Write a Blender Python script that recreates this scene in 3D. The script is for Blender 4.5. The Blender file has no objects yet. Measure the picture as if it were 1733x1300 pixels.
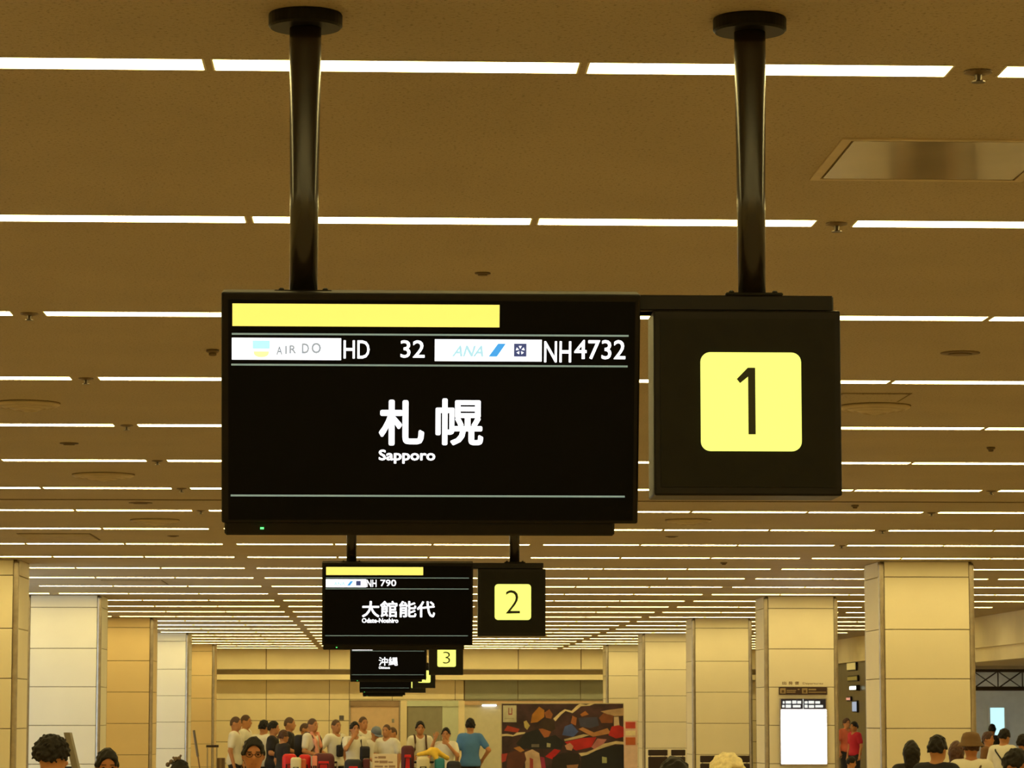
import bpy, bmesh, math, random
import numpy as np
from mathutils import Vector, Matrix
random.seed(4)
SC = bpy.context.scene
COL = SC.collection

# ------------------------------------------------------------------ camera, world, light, exposure
FPX, CAMZ, CEIL = 5250.0, 1.72, 3.72            # focal length in pixels (1733 wide frame), eye height, ceiling height
PITCH = math.atan(560 / FPX)
YAW = math.atan(0.04295 * math.cos(PITCH))
cam_data = bpy.data.cameras.new('camera'); cam = bpy.data.objects.new('camera', cam_data); COL.objects.link(cam)
cam_data.sensor_width = 36.0; cam_data.lens = 36.0 * FPX / 1733.0; cam_data.clip_end = 400
cam.location = (0, 0, CAMZ); cam.rotation_euler = (math.pi / 2 + PITCH, 0, -YAW)
SC.camera = cam
cam_data.dof.use_dof = True; cam_data.dof.focus_distance = 8.9; cam_data.dof.aperture_fstop = 48.0   # far end slightly soft
world = bpy.data.worlds.new('world'); SC.world = world; world.use_nodes = True
world.node_tree.nodes['Background'].inputs[0].default_value = (0.010, 0.008, 0.005, 1)
SC.view_settings.view_transform = 'Standard'; SC.view_settings.look = 'None'
SC.view_settings.exposure = 0.0; SC.view_settings.gamma = 1.0
try: SC.view_settings.use_curve_mapping = False
except Exception: pass
LAMP_RGB = (1.0, 0.79, 0.29); LAMP_POWER = 17.5  # warm fluorescent strips
DAY_RGB = (0.62, 0.80, 1.0); DAY_POWER = 3.0     # daylight in the windows of the left wall
SC.cycles.max_bounces = 6; SC.cycles.diffuse_bounces = 4; SC.cycles.caustics_reflective = False; SC.cycles.caustics_refractive = False

# measured photo points -> places in the hall (x across, y along the hall, z up)
_fh = np.array([math.sin(YAW), math.cos(YAW), 0.0])
_R = np.array([math.cos(YAW), -math.sin(YAW), 0.0])
_F = math.cos(PITCH) * _fh + np.array([0, 0, math.sin(PITCH)])
_U = -math.sin(PITCH) * _fh + np.array([0, 0, math.cos(PITCH)])
def at(px, py, y):
    d = _R * (px - 866.5) / FPX + _U * (650 - py) / FPX + _F; d = d * y / d[1]
    return Vector((float(d[0]), y, float(d[2]) + CAMZ))
def on_ceiling(px, py):
    d = _R * (px - 866.5) / FPX + _U * (650 - py) / FPX + _F; d = d * (CEIL - CAMZ) / d[2]
    return Vector((float(d[0]), float(d[1]), CEIL))
def pix(x, y, z):
    v = np.array([x, y, z - CAMZ]); w = v @ _F
    return 866.5 + FPX * (v @ _R) / w, 650 - FPX * (v @ _U) / w

# ------------------------------------------------------------------ materials
MATS = {}
def mat(name, col, rough=0.6, metal=0.0, var=0.08, scale=6.0, bump=0.0, bscale=60.0, spec=0.4):
    if name in MATS: return MATS[name]
    m = bpy.data.materials.new(name); m.use_nodes = True; nt = m.node_tree; b = nt.nodes['Principled BSDF']
    b.inputs['Roughness'].default_value = rough; b.inputs['Metallic'].default_value = metal
    b.inputs['Specular IOR Level'].default_value = spec
    tc = nt.nodes.new('ShaderNodeTexCoord'); no = nt.nodes.new('ShaderNodeTexNoise')
    no.inputs['Scale'].default_value = scale; no.inputs['Detail'].default_value = 4
    rp = nt.nodes.new('ShaderNodeValToRGB')
    c0 = [max(0, c * (1 - var)) for c in col]; c1 = [min(1, c * (1 + var)) for c in col]
    rp.color_ramp.elements[0].position = 0.3; rp.color_ramp.elements[1].position = 0.7
    rp.color_ramp.elements[0].color = (*c0, 1); rp.color_ramp.elements[1].color = (*c1, 1)
    nt.links.new(tc.outputs['Object'], no.inputs['Vector']); nt.links.new(no.outputs['Fac'], rp.inputs['Fac'])
    nt.links.new(rp.outputs['Color'], b.inputs['Base Color'])
    if bump:
        n2 = nt.nodes.new('ShaderNodeTexNoise'); n2.inputs['Scale'].default_value = bscale; n2.inputs['Detail'].default_value = 5
        bp = nt.nodes.new('ShaderNodeBump'); bp.inputs['Strength'].default_value = bump; bp.inputs['Distance'].default_value = 0.01
        nt.links.new(tc.outputs['Object'], n2.inputs['Vector']); nt.links.new(n2.outputs['Fac'], bp.inputs['Height'])
        nt.links.new(bp.outputs['Normal'], b.inputs['Normal'])
    MATS[name] = m; return m
def glow(name, col, power):
    if name in MATS: return MATS[name]
    m = bpy.data.materials.new(name); m.use_nodes = True; nt = m.node_tree; b = nt.nodes['Principled BSDF']
    b.inputs['Base Color'].default_value = (*[c * 0.5 for c in col], 1); b.inputs['Roughness'].default_value = 0.5
    b.inputs['Emission Color'].default_value = (*col, 1); b.inputs['Emission Strength'].default_value = power
    MATS[name] = m; return m
def ceiling_mat():
    m = mat('ceiling_board', (0.47, 0.39, 0.26), 0.6, var=0.05, scale=1.3, bump=0.35, bscale=110, spec=0.35)
    nt = m.node_tree; b = nt.nodes['Principled BSDF']; src = b.inputs['Base Color'].links[0].from_socket
    tc = nt.nodes.new('ShaderNodeTexCoord'); v = nt.nodes.new('ShaderNodeTexNoise'); v.inputs['Scale'].default_value = 75; v.inputs['Detail'].default_value = 3
    r = nt.nodes.new('ShaderNodeValToRGB'); r.color_ramp.elements[0].position = 0.30; r.color_ramp.elements[1].position = 0.44
    r.color_ramp.elements[0].color = (0.55, 0.52, 0.45, 1); r.color_ramp.elements[1].color = (1, 1, 1, 1)
    mx = nt.nodes.new('ShaderNodeMixRGB'); mx.blend_type = 'MULTIPLY'; mx.inputs[0].default_value = 1
    nt.links.new(tc.outputs['Object'], v.inputs['Vector']); nt.links.new(v.outputs['Fac'], r.inputs['Fac'])
    nt.links.new(src, mx.inputs[1]); nt.links.new(r.outputs['Color'], mx.inputs[2]); nt.links.new(mx.outputs['Color'], b.inputs['Base Color'])
    return m
M_CEIL = ceiling_mat()
M_FLOOR = mat('floor_stone', (0.36, 0.29, 0.20), 0.35, var=0.1, scale=2)
M_PANEL = mat('column_panel', (0.84, 0.76, 0.58), 0.55, var=0.03, scale=1.2, bump=0.05, bscale=40)
M_PANELG = mat('column_panel_golden', (0.80, 0.62, 0.34), 0.55, var=0.03, scale=1.2, bump=0.05, bscale=40)
M_PANELDAY = mat('column_panel_daylit', (0.84, 0.80, 0.66), 0.5, var=0.03, scale=1.2, bump=0.05, bscale=40)  # whitening by the left daylight partly put into the panel colour
M_JOINT = mat('joint_dark', (0.16, 0.11, 0.05), 0.8)
M_STEEL = mat('brushed_steel', (0.42, 0.36, 0.28), 0.35, 0.85, var=0.12, scale=14)
M_WALL = mat('wall_cream', (0.86, 0.75, 0.50), 0.7, var=0.04, scale=1.5)
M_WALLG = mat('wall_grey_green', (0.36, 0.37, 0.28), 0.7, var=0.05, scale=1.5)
M_COOL = mat('wall_cool_grey', (0.52, 0.56, 0.54), 0.7, var=0.05)
M_BLACK = mat('black_metal', (0.008, 0.007, 0.003), 0.45, 0.0, var=0.2, scale=20, spec=0.15)
M_BROWNM = mat('dark_bronze_metal', (0.007, 0.005, 0.003), 0.4, 0.0, var=0.2, scale=20, spec=0.2)
M_POLE = mat('pole_metal', (0.014, 0.010, 0.006), 0.22, 0.0, var=0.2, scale=20, spec=0.6)
M_SCREEN = mat('screen_black', (0.003, 0.003, 0.004), 0.3, var=0.0, spec=0.08)
M_FRAME = mat('lamp_frame_white', (0.7, 0.66, 0.56), 0.5)
M_LAMP = glow('lamp_glow', LAMP_RGB, LAMP_POWER)
M_WHITE = glow('screen_white', (0.92, 0.94, 1.0), 1.5)
M_RULE = glow('screen_rule', (0.38, 0.55, 0.52), 0.38)
M_YBAR = glow('screen_yellow', (0.95, 0.83, 0.16), 1.0)
M_TILE = glow('tile_yellow', (0.94, 1.0, 0.21), 1.02)

# ------------------------------------------------------------------ mesh helpers
def new(name, verts, faces, m, parent=None, smooth=False, loc=None):
    me = bpy.data.meshes.new(name); me.from_pydata([tuple(v) for v in verts], [], faces); me.update()
    if m: me.materials.append(m)
    if smooth: me.polygons.foreach_set('use_smooth', [True] * len(me.polygons))
    o = bpy.data.objects.new(name, me); COL.objects.link(o)
    if parent: o.parent = parent
    if loc is not None: o.location = loc
    return o
def link_mesh(name, me, parent=None, loc=(0, 0, 0), rot=(0, 0, 0)):
    o = bpy.data.objects.new(name, me); COL.objects.link(o); o.location = loc; o.rotation_euler = rot
    if parent: o.parent = parent
    return o
class MB:
    def __init__(s): s.v = []; s.f = []
    def add(s, v, f):
        n = len(s.v); s.v += [tuple(x) for x in v]; s.f += [tuple(i + n for i in q) for q in f]; return s
    def box(s, x0, x1, y0, y1, z0, z1):
        return s.add([(x0,y0,z0),(x1,y0,z0),(x1,y1,z0),(x0,y1,z0),(x0,y0,z1),(x1,y0,z1),(x1,y1,z1),(x0,y1,z1)],
                     [(0,3,2,1),(4,5,6,7),(0,1,5,4),(1,2,6,5),(2,3,7,6),(3,0,4,7)])
    def rbox(s, x0, x1, y0, y1, z0, z1, b=0.01, seg=2):
        bm = bmesh.new(); bmesh.ops.create_cube(bm, size=1)
        for v in bm.verts: v.co = ((x0+x1)/2 + v.co.x*(x1-x0), (y0+y1)/2 + v.co.y*(y1-y0), (z0+z1)/2 + v.co.z*(z1-z0))
        bmesh.ops.bevel(bm, geom=list(bm.edges), offset=b, segments=seg, profile=0.5, affect='EDGES')
        bm.verts.index_update(); s.add([v.co[:] for v in bm.verts], [[v.index for v in f.verts] for f in bm.faces]); bm.free(); return s
    def lathe(s, prof, seg=24, c=(0, 0, 0), cap=True):
        n0 = len(s.v); k = len(prof)
        for r, z in prof:
            for i in range(seg):
                a = 2 * math.pi * i / seg; s.v.append((c[0] + r * math.cos(a), c[1] + r * math.sin(a), c[2] + z))
        for j in range(k - 1):
            for i in range(seg):
                i2 = (i + 1) % seg; s.f.append((n0 + j*seg + i, n0 + j*seg + i2, n0 + (j+1)*seg + i2, n0 + (j+1)*seg + i))
        if cap:
            s.f.append(tuple(n0 + i for i in reversed(range(seg)))); s.f.append(tuple(n0 + (k-1)*seg + i for i in range(seg)))
        return s
    def tube(s, pts, r, seg=8):
        pts = [Vector(p) for p in pts]; n0 = len(s.v); up = Vector((0.13, 0.21, 0.98))
        for i, p in enumerate(pts):
            t = (pts[min(i+1, len(pts)-1)] - pts[max(i-1, 0)]).normalized()
            a = t.cross(up).normalized(); b = t.cross(a)
            for k in range(seg):
                q = 2 * math.pi * k / seg; s.v.append(tuple(p + r * (math.cos(q) * a + math.sin(q) * b)))
        for i in range(len(pts) - 1):
            for k in range(seg):
                k2 = (k + 1) % seg; s.f.append((n0+i*seg+k, n0+i*seg+k2, n0+(i+1)*seg+k2, n0+(i+1)*seg+k))
        s.f.append(tuple(n0 + k for k in reversed(range(seg)))); s.f.append(tuple(n0 + (len(pts)-1)*seg + k for k in range(seg)))
        return s
    def poly(s, pts, y0, y1):      # outline in (x, z), from y0 (front) to y1 (back)
        n = len(pts); v = [(p[0], y0, p[1]) for p in pts] + [(p[0], y1, p[1]) for p in pts]
        return s.add(v, [tuple(range(n)), tuple(range(2*n-1, n-1, -1))] + [(i, n+i, n+(i+1) % n, (i+1) % n) for i in range(n)])
    def build(s, name, m, parent=None, smooth=False, loc=None): return new(name, s.v, s.f, m, parent, smooth, loc)
def tag(o, label=None, cat=None, group=None, kind=None):
    if label: o['label'] = label
    if cat: o['category'] = cat
    if group: o['group'] = group
    if kind: o['kind'] = kind
    return o
def thing(name, label, cat, loc=(0, 0, 0), rz=0.0, group=None):
    o = bpy.data.objects.new(name, None); COL.objects.link(o); o.location = loc; o.rotation_euler = (0, 0, rz); o.empty_display_size = 0.1
    return tag(o, label, cat, group)
def struct(o, label=None): o['kind'] = 'structure'; return tag(o, label)

def text_verts(body, bold=0.0, cache={}):
    key = (body, bold)
    if key in cache: return cache[key]
    if bold > 0:
        v0, f0 = text_verts(body, 0.0); vs, fs = [], []
        for k in range(9):
            dx, dy = (0, 0) if k == 8 else (bold * math.cos(k * math.pi / 4), bold * math.sin(k * math.pi / 4))
            n = len(vs) * len(v0); vs.append(v0 + np.array([dx, dy])); fs += [tuple(i + n for i in q) for q in f0]
        cache[key] = (np.concatenate(vs), fs); return cache[key]
    c = bpy.data.curves.new('glyphs', 'FONT'); c.body = body; c.offset = bold; c.resolution_u = 3
    o = bpy.data.objects.new('glyphs', c); COL.objects.link(o)
    dg = bpy.context.evaluated_depsgraph_get(); me = bpy.data.meshes.new_from_object(o.evaluated_get(dg))
    v = np.array([q.co[:2] for q in me.vertices]); f = [tuple(p.vertices) for p in me.polygons]
    bpy.data.objects.remove(o); bpy.data.curves.remove(c); bpy.data.meshes.remove(me)
    cache[key] = (v, f); return cache[key]
def lettering(name, body, x0, x1, z0, z1, y, m, parent, bold=0.0, keep=False):
    v, f = text_verts(body, bold); lo = v.min(0); hi = v.max(0); k = (np.array([x1 - x0, z1 - z0])) / (hi - lo)
    if keep: k[:] = min(k)
    w = (v - lo) * k
    nv = len(w) // 9 if bold > 0 else len(w)      # bold strokes: nine copies, each a hair in front of the last
    return new(name, [(x0 + a, y - 0.00003 * (i // nv), z0 + b) for i, (a, b) in enumerate(w)], f, m, parent)

# ------------------------------------------------------------------ the hall shell
XL, XR, Y0, Y1 = -8.5, 12.3, -9.0, 95.0
struct(MB().box(XL-1, 21, Y0-1, 98, -0.1, 0).build('floor', M_FLOOR))
struct(MB().box(XL-0.2, XR+0.15, Y0, 98, CEIL, CEIL+0.1).build('ceiling', M_CEIL))
seam = on_ceiling(700, 847)
struct(MB().box(XL, XR, seam.y-0.025, seam.y+0.025, CEIL-0.006, CEIL+0.01).build('trim_1', M_JOINT))
struct(MB().box(XL-1, 21, Y0-0.2, Y0, 0, CEIL+0.1).build('wall_back', M_WALL))
# left wall with two tall windows in the bays behind the columns
wl = MB()
for a, b in ((Y0, 42.6), (50.6, 66.8), (74.6, 98)): wl.box(XL-0.2, XL, a, b, 0, CEIL)
for a, b in ((42.6, 50.6), (66.8, 74.6)): wl.box(XL-0.2, XL, a, b, 0, 0.5); wl.box(XL-0.2, XL, a, b, 3.4, CEIL)
struct(wl.build('wall_left', M_WALL))
M_DAY = glow('daylight_pane', DAY_RGB, DAY_POWER)
for k, (a, b) in enumerate(((42.6, 50.6), (66.8, 74.6))):
    e = thing('window_%d' % (k + 1), 'tall daylit window in the left wall behind the columns', None); e['kind'] = 'structure'
    n = 4
    for i in range(n):
        p0 = a + (b - a) * i / n; p1 = a + (b - a) * (i + 1) / n
        MB().box(XL-0.12, XL-0.10, p0+0.04, p1-0.04, 0.54, 3.36).build('pane', M_DAY, e)
    fr = MB()
    for i in range(n + 1):
        p = a + (b - a) * i / n; fr.box(XL-0.16, XL-0.04, p-0.04, p+0.04, 0.5, 3.4)
    fr.box(XL-0.16, XL-0.04, a, b, 0.5, 0.54); fr.box(XL-0.16, XL-0.04, a, b, 3.36, 3.4)
    fr.build('window_frame', M_STEEL, e)
# right wall: solid up to the side lounge, stepped fascia over the opening, dark sheet standing in for the dim shop interior beyond
struct(MB().box(XR+0.15, XR+0.35, Y0, 57, 0, 2.81).build('wall_right', M_WALL))
fa = MB().box(XR, XR+0.15, Y0, 98, 3.09, CEIL); fa.box(XR+0.10, XR+0.35, Y0, 76, 2.81, 3.09)
struct(fa.build('trim_2', M_WALL))
struct(MB().box(XR+0.35, 21, 55, 98, 2.81, 2.9).build('ceiling_side', M_WALL))
struct(MB().box(XR+0.35, 21, 56.8, 57, 0, 2.81).build('wall_side_front', M_COOL))
struct(MB().box(20.8, 21, 57, 76, 0, 2.81).build('wall_side_end', M_COOL))
M_SHOP = mat('shop_dim_interior', (0.06, 0.05, 0.035), 0.3, var=0.3, scale=3)  # shade of the shop interior put into a dark wall colour
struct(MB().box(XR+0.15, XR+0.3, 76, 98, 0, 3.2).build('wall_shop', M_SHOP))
# far wall: an upper face with panels, a dark groove, a bright ledge, and panels below set back
FW = struct(MB().box(XL, 21, Y1+0.36, Y1+0.6, 0, CEIL).box(XL, XR, Y1+0.02, Y1+0.36, 2.94, CEIL).build('wall_far', M_JOINT))
for i in range(9):
    a = -5.35 + 1.92 * i
    if a > XR: break
    MB().rbox(a+0.012, a+1.908, Y1, Y1+0.05, 3.105, CEIL, 0.006, 1).build('panel', M_WALL, FW)
struct(MB().box(XL, XR, Y1+0.0, Y1+0.5, 3.085, 3.10).build('trim_3', M_STEEL))
struct(MB().box(XL, XR, Y1-0.12, Y1+0.34, 2.78, 2.94).build('trim_4', M_WALL))
zj = [0, 0.257, 0.90, 1.543, 2.186, 2.78]
YB = Y1 + 0.30
def far_panels(x0, x1, m, z0=0.0, z1=2.78, w=1.92, off=-3.43):
    k = math.floor((x0 - off) / w); x = off + k * w
    while x < x1:
        a, b = max(x, x0), min(x + w, x1)
        if b - a > 0.05:
            for c, d in zip(zj[:-1], zj[1:]):
                c2, d2 = max(c, z0), min(d, z1)
                if d2 - c2 > 0.03: MB().rbox(a+0.008, b-0.008, YB, YB+0.06, c2+0.008, d2-0.008, 0.005, 1).build('panel', m, FW)
        x += w
far_panels(-5.4, -0.90, M_WALL)
far_panels(-0.90, 2.60, M_WALL, z0=2.15)
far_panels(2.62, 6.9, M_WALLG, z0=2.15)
far_panels(6.9, XR, M_WALL)
M_PINK = mat('door_pinkish', (0.72, 0.52, 0.33), 0.6, var=0.04)
M_PALE = mat('frame_pale_green', (0.62, 0.68, 0.52), 0.5, var=0.03)
M_GREYD = mat('door_grey', (0.30, 0.28, 0.20), 0.5, var=0.05)
d1 = tag(thing('door_1', 'wide closed pinkish door in the far wall with dark lintel', None), kind='structure')
MB().rbox(-0.86, 0.62, YB+0.02, YB+0.07, 0, 1.98, 0.01, 1).build('door_leaf', M_PINK, d1)
MB().box(-0.88, 0.63, YB-0.02, YB+0.06, 1.98, 2.14).build('lintel', mat('lintel_brown', (0.36, 0.25, 0.15), 0.6), d1)
MB().box(-0.90, -0.86, YB-0.02, YB+0.06, 0, 2.14).box(0.62, 0.66, YB-0.02, YB+0.06, 0, 2.14).build('door_frame', M_STEEL, d1)
MB().rbox(0.40, 0.47, YB-0.01, YB+0.02, 1.48, 1.60, 0.006, 1).build('notice', mat('notice_grey', (0.35, 0.33, 0.30), 0.6), d1)
struct(MB().box(0.66, 0.86, YB, YB+0.06, 0, 2.15).box(2.43, 2.62, YB, YB+0.06, 0, 2.15).build('trim_5', M_WALL))
d2 = tag(thing('door_2', 'grey door in a pale green frame in the far wall', None), kind='structure')
MB().rbox(0.88, 1.94, YB+0.02, YB+0.06, 0, 1.98, 0.01, 1).build('door_leaf', M_GREYD, d2)
MB().box(1.94, 2.43, YB+0.02, YB+0.07, 0, 1.98).box(0.86, 2.43, YB-0.01, YB+0.05, 1.98, 2.15).build('door_frame', M_PALE, d2)
MB().tube([(1.86, YB-0.03, 0.9), (1.86, YB-0.03, 1.15)], 0.012).build('door_handle', M_STEEL, d2)
struct(MB().box(2.62, 7.0, YB+0.02, YB+0.06, 0, 2.02).build('wall_recess', mat('wall_pale', (0.66, 0.62, 0.46), 0.6, var=0.04)))
struct(MB().box(2.62, 7.0, YB-0.04, YB+0.05, 2.02, 2.14).build('trim_6', mat('trim_pinkish', (0.66, 0.47, 0.30), 0.6)))
p = at(828, 1194, YB)
wl_ = thing('wall_light', 'short white strip light on the far wall left of the poster', 'light', (p.x, YB, p.z))
MB().rbox(-0.24, 0.24, -0.05, 0.0, 0.02, 0.06, 0.008, 1).build('housing', M_FRAME, wl_)
MB().rbox(-0.22, 0.22, -0.06, -0.01, -0.02, 0.02, 0.01, 1).build('tube', glow('cool_tube', (0.95, 0.97, 1.0), 3.0), wl_)
p = at(578, 1215, YB)
n_ = MB().rbox(-0.07, 0.07, -0.02, 0, -0.07, 0.07, 0.008, 1).build('wall_notice', mat('notice_dark', (0.10, 0.09, 0.10), 0.5), loc=(p.x, YB, p.z))
tag(n_, 'small dark square plate on the far wall beside the pinkish door', 'plate')

# ------------------------------------------------------------------ columns with cladding panels
CJ = [0.0, 0.257, 0.900, 1.543, 2.186, 2.829, 3.515, CEIL]
COL_W, COL_D = 1.26, 1.25
ordn = ['first', 'second', 'third', 'fourth', 'fifth', 'sixth', 'seventh', 'eighth', 'ninth', 'tenth', 'eleventh', 'twelfth', 'thirteenth',
        'fourteenth', 'fifteenth', 'sixteenth', 'seventeenth', 'eighteenth', 'nineteenth', 'twentieth', 'twenty-first', 'twenty-second',
        'twenty-third', 'twenty-fourth', 'twenty-fifth', 'twenty-sixth', 'twenty-seventh', 'twenty-eighth', 'twenty-ninth', 'thirtieth']
COLBOX = []
_pm = {}
def pmesh(key, mb, m):
    if key not in _pm:
        me = bpy.data.meshes.new('panel'); me.from_pydata(mb.v, [], mb.f); me.materials.append(m); _pm[key] = me
    return _pm[key]
def column(xl, yn, label, m):
    t = thing('column', label, 'column', (xl, yn, 0), 0, 'panelled columns along the hall'); COLBOX.append((xl, xl + COL_W, yn, yn + COL_D))
    MB().box(0.03, COL_W-0.03, 0.03, COL_D-0.03, 0, CEIL).build('core', M_JOINT, t)
    e = 0.075                                             # corner strip width
    for k, (a, b) in enumerate(zip(CJ[:-1], CJ[1:])):
        g = 0.005
        f = pmesh((m.name, 'f', k), MB().rbox(e, COL_W-e, 0, 0.035, a+g, b-g, 0.004, 1), m)
        s = pmesh((m.name, 's', k), MB().rbox(0, 0.035, e, COL_D-e, a+g, b-g, 0.004, 1), m)
        link_mesh('panel', f, t); link_mesh('panel', f, t, (0, COL_D-0.035, 0))
        link_mesh('panel', s, t); link_mesh('panel', s, t, (COL_W-0.035, 0, 0))
    for cx in (0, 1):
        for cy in (0, 1):
            st = pmesh(('strip',), MB().rbox(-e/2, e/2, -e/2, e/2, 0, CEIL-0.02, 0.03, 2), M_STEEL)
            link_mesh('corner_strip', st, t, (e/2 + cx*(COL_W-e), e/2 + cy*(COL_D-e), 0))
    return t
for k in range(5):
    yn = 40.4 + 12.07 * k
    where = ['nearest column', 'second column', 'third column', 'fourth column', 'farthest column'][k]
    tint = ['cream', 'pale whitish', 'golden', 'pale whitish', 'golden'][k]
    column(-4.66 - COL_W, yn, '%s panelled %s of the row on the left' % (tint, where), [M_PANEL, M_PANELDAY, M_PANELG, M_PANELDAY, M_PANELG][k])
    extra = ['beside the crowd', 'carrying the white lit board', 'behind the bench', 'behind the two dark seats', 'beside the poster'][k]
    column(6.53 - 0.015 * k, yn, 'yellow cream panelled %s of the right row, %s' % (where, extra), M_PANEL)

# ------------------------------------------------------------------ hanging gate signs
SIGN_Y = [8.66, 24.27, 48.08, 71.78, 86.65]
TILT = math.radians(12)
KX = 1.18 / 708.0
def U(px): return (px - 375) * KX                      # photo pixels on the nearest sign -> metres along the panel
def V(px, py): return -(py - 494 - (px - 375) * 0.0065) * KX * 1.001
def rect(name, px0, px1, py0, py1, y0, y1, m, parent, b=0.0):
    x0, x1 = U(px0), U(px1); z1 = V((px0+px1)/2, py0); z0 = V((px0+px1)/2, py1)
    return (MB().rbox(x0, x1, y0, y1, z0, z1, b, 2) if b else MB().box(x0, x1, y0, y1, z0, z1)).build(name, m, parent)
M_TEAL = glow('logo_teal', (0.45, 0.90, 0.95), 1.0); M_LYEL = glow('logo_yellow', (0.93, 0.88, 0.40), 1.0)
M_GREYT = glow('logo_grey', (0.32, 0.37, 0.42), 0.9); M_BLUE1 = glow('logo_cyan', (0.42, 0.72, 0.84), 1.0)
M_BLUE2 = glow('logo_blue', (0.05, 0.34, 0.80), 1.0); M_NAVY = glow('logo_navy', (0.05, 0.07, 0.20), 0.8)
M_LED = glow('led_green', (0.1, 1.0, 0.2), 2.0)
M_DIGIT = mat('digit_dark', (0.02, 0.022, 0.004), 0.5)
def sign(idx, label):
    y = SIGN_Y[idx]; t = thing('gate_sign', label, 'sign', (-0.447, y, 2.904), 0, 'hanging gate signs in line')
    bar = MB().rbox(0, 1.732, 0.03, 0.16, -0.045, 0.0, 0.004, 1).build('mounting_bar', M_BROWNM, t)
    for px in (0.228, 1.508):
        pole = MB().lathe([(0.0395, 0.012), (0.041, 0.3), (0.0455, 0.72), (0.0455, 0.80)], 28, (px, 0.10, 0)).build('pole', M_POLE, t, True)
        MB().lathe([(0.100, 0.775), (0.106, 0.781), (0.106, 0.812), (0.104, 0.816)], 40, (px, 0.10, 0)).build('ceiling_flange', M_BLACK, pole)
        MB().rbox(px-0.082, px+0.082, 0.04, 0.16, 0.0, 0.010, 0.003, 1).build('base_plate', M_BLACK, pole)
        for s in (-1, 1):
            MB().lathe([(0.008, 0.010), (0.008, 0.016), (0.004, 0.019)], 8, (px + s*0.062, 0.07, 0)).build('bolt', M_BLACK, pole)
    # display, tilted down towards the walkway
    d = MB().rbox(0, 1.18, 0.0, 0.10, -0.655, 0.0, 0.006, 2).build('display', M_BROWNM, t); d.rotation_euler = (TILT, 0, 0); d.location = (0, -0.01, -0.004)
    MB().rbox(0.008, 1.115, 0.012, 0.09, -0.692, -0.64, 0.006, 1).build('lower_housing', M_BROWNM, d)
    MB().box(0.02, 1.165, -0.002, 0.004, -0.645, -0.022).build('screen', M_SCREEN, d)
    Yf, Yg = -0.0045, -0.0025
    rect('rule_line', 393, 1063, 565.5, 568.5, Yf, Yg, M_RULE, d); rect('rule_line', 392, 1062, 617.5, 620.5, Yf, Yg, M_RULE, d)
    rect('rule_line', 391, 1060, 840, 843, Yf, Yg, M_RULE, d); rect('status_light', 441, 447, 894, 897, -0.008, -0.002, M_LED, d)
    MB().rbox(1.165, 1.222, 0.05, 0.14, -0.045, -0.02, 0.004, 1).build('bracket', M_BROWNM, t)
    def w_(nm, body, x0, x1, y0, y1, m=M_WHITE, bold=0.012, yy=None):
        c = (x0 + x1) / 2; return lettering(nm, body, U(x0), U(x1), V(c, y1), V(c, y0), Yf if yy is None else yy, m, d, bold)
    if idx < 3: rect('yellow_bar', 394, 844 if idx == 0 else 848, 515, 553, Yf, Yg, M_YBAR, d)
    if idx == 0:
        rect('logo_panel', 393, 577, 572, 609, Yf, Yg, M_WHITE, d); rect('logo_panel', 735, 916, 575, 612, Yf, Yg, M_WHITE, d)
        rect('logo_mark', 428, 457, 576, 590, -0.0055, -0.0046, M_TEAL, d)
        MB().poly([(U(442.5 - 13*math.cos(math.pi*i/12)), V(442, 594.5 + 10*math.sin(math.pi*i/12)**0.7)) for i in range(13)],
                  -0.0055, -0.0046).build('logo_mark', M_LYEL, d)
        for ch, a, b, c, e2 in (('A', 468, 478, 586, 600), ('I', 483, 485.5, 585, 599), ('R', 490, 501, 584, 598), ('D', 511, 523, 581, 598), ('O', 527, 543, 580, 598)):
            w_('logo_lettering', ch, a, b, c, e2, M_GREYT, 0.022, -0.0056)
        w_('lettering', 'HD', 581, 625, 576, 607); w_('lettering', '32', 677, 718, 576, 606)
        o = w_('logo_lettering', 'ANA', 764, 817, 585, 604, M_BLUE1, 0.028, -0.0056)
        zb = min(v.co.z for v in o.data.vertices)
        for v in o.data.vertices: v.co.x += (v.co.z - zb) * 0.3
        MB().poly([(U(826), V(840, 604)), (U(840), V(840, 604)), (U(855), V(840, 582)), (U(842), V(840, 582))], -0.0055, -0.0046).build('logo_mark', M_BLUE2, d)
        rect('logo_mark', 869, 890, 582, 604, -0.0055, -0.0046, M_NAVY, d)
        cx, cz = U(879.5), V(879, 593)
        for k in range(5):
            a = math.pi/2 + k * 2*math.pi/5; r = 0.0125; q = 0.006
            MB().poly([(cx + r*math.cos(a+0.35), cz + r*math.sin(a+0.35)), (cx + q*0.6*math.cos(a), cz + q*0.6*math.sin(a)), (cx + r*math.cos(a-0.35), cz + r*math.sin(a-0.35))],
                      -0.0065, -0.0056).build('logo_mark', M_WHITE, d)
        w_('lettering', 'NH', 920, 966, 578, 614); w_('lettering', '4732', 971, 1058, 576, 609)
        w_('lettering', '札', 641, 718, 677, 755, M_WHITE, 0.028); w_('lettering', '幌', 737, 818, 675, 755, M_WHITE, 0.022)
        w_('lettering', 'Sapporo', 641, 737, 762, 786, M_WHITE, 0.03)
    elif idx == 1:
        rect('logo_panel', 393, 582, 572, 610, Yf, Yg, M_WHITE, d)
        o = w_('logo_lettering', 'ANA', 430, 484, 584, 602, M_BLUE1, 0.028, -0.0056)
        MB().poly([(U(492), V(500, 602)), (U(506), V(500, 602)), (U(521), V(500, 581)), (U(508), V(500, 581))], -0.0055, -0.0046).build('logo_mark', M_BLUE2, d)
        rect('logo_mark', 534, 556, 580, 602, -0.0055, -0.0046, M_NAVY, d)
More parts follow.
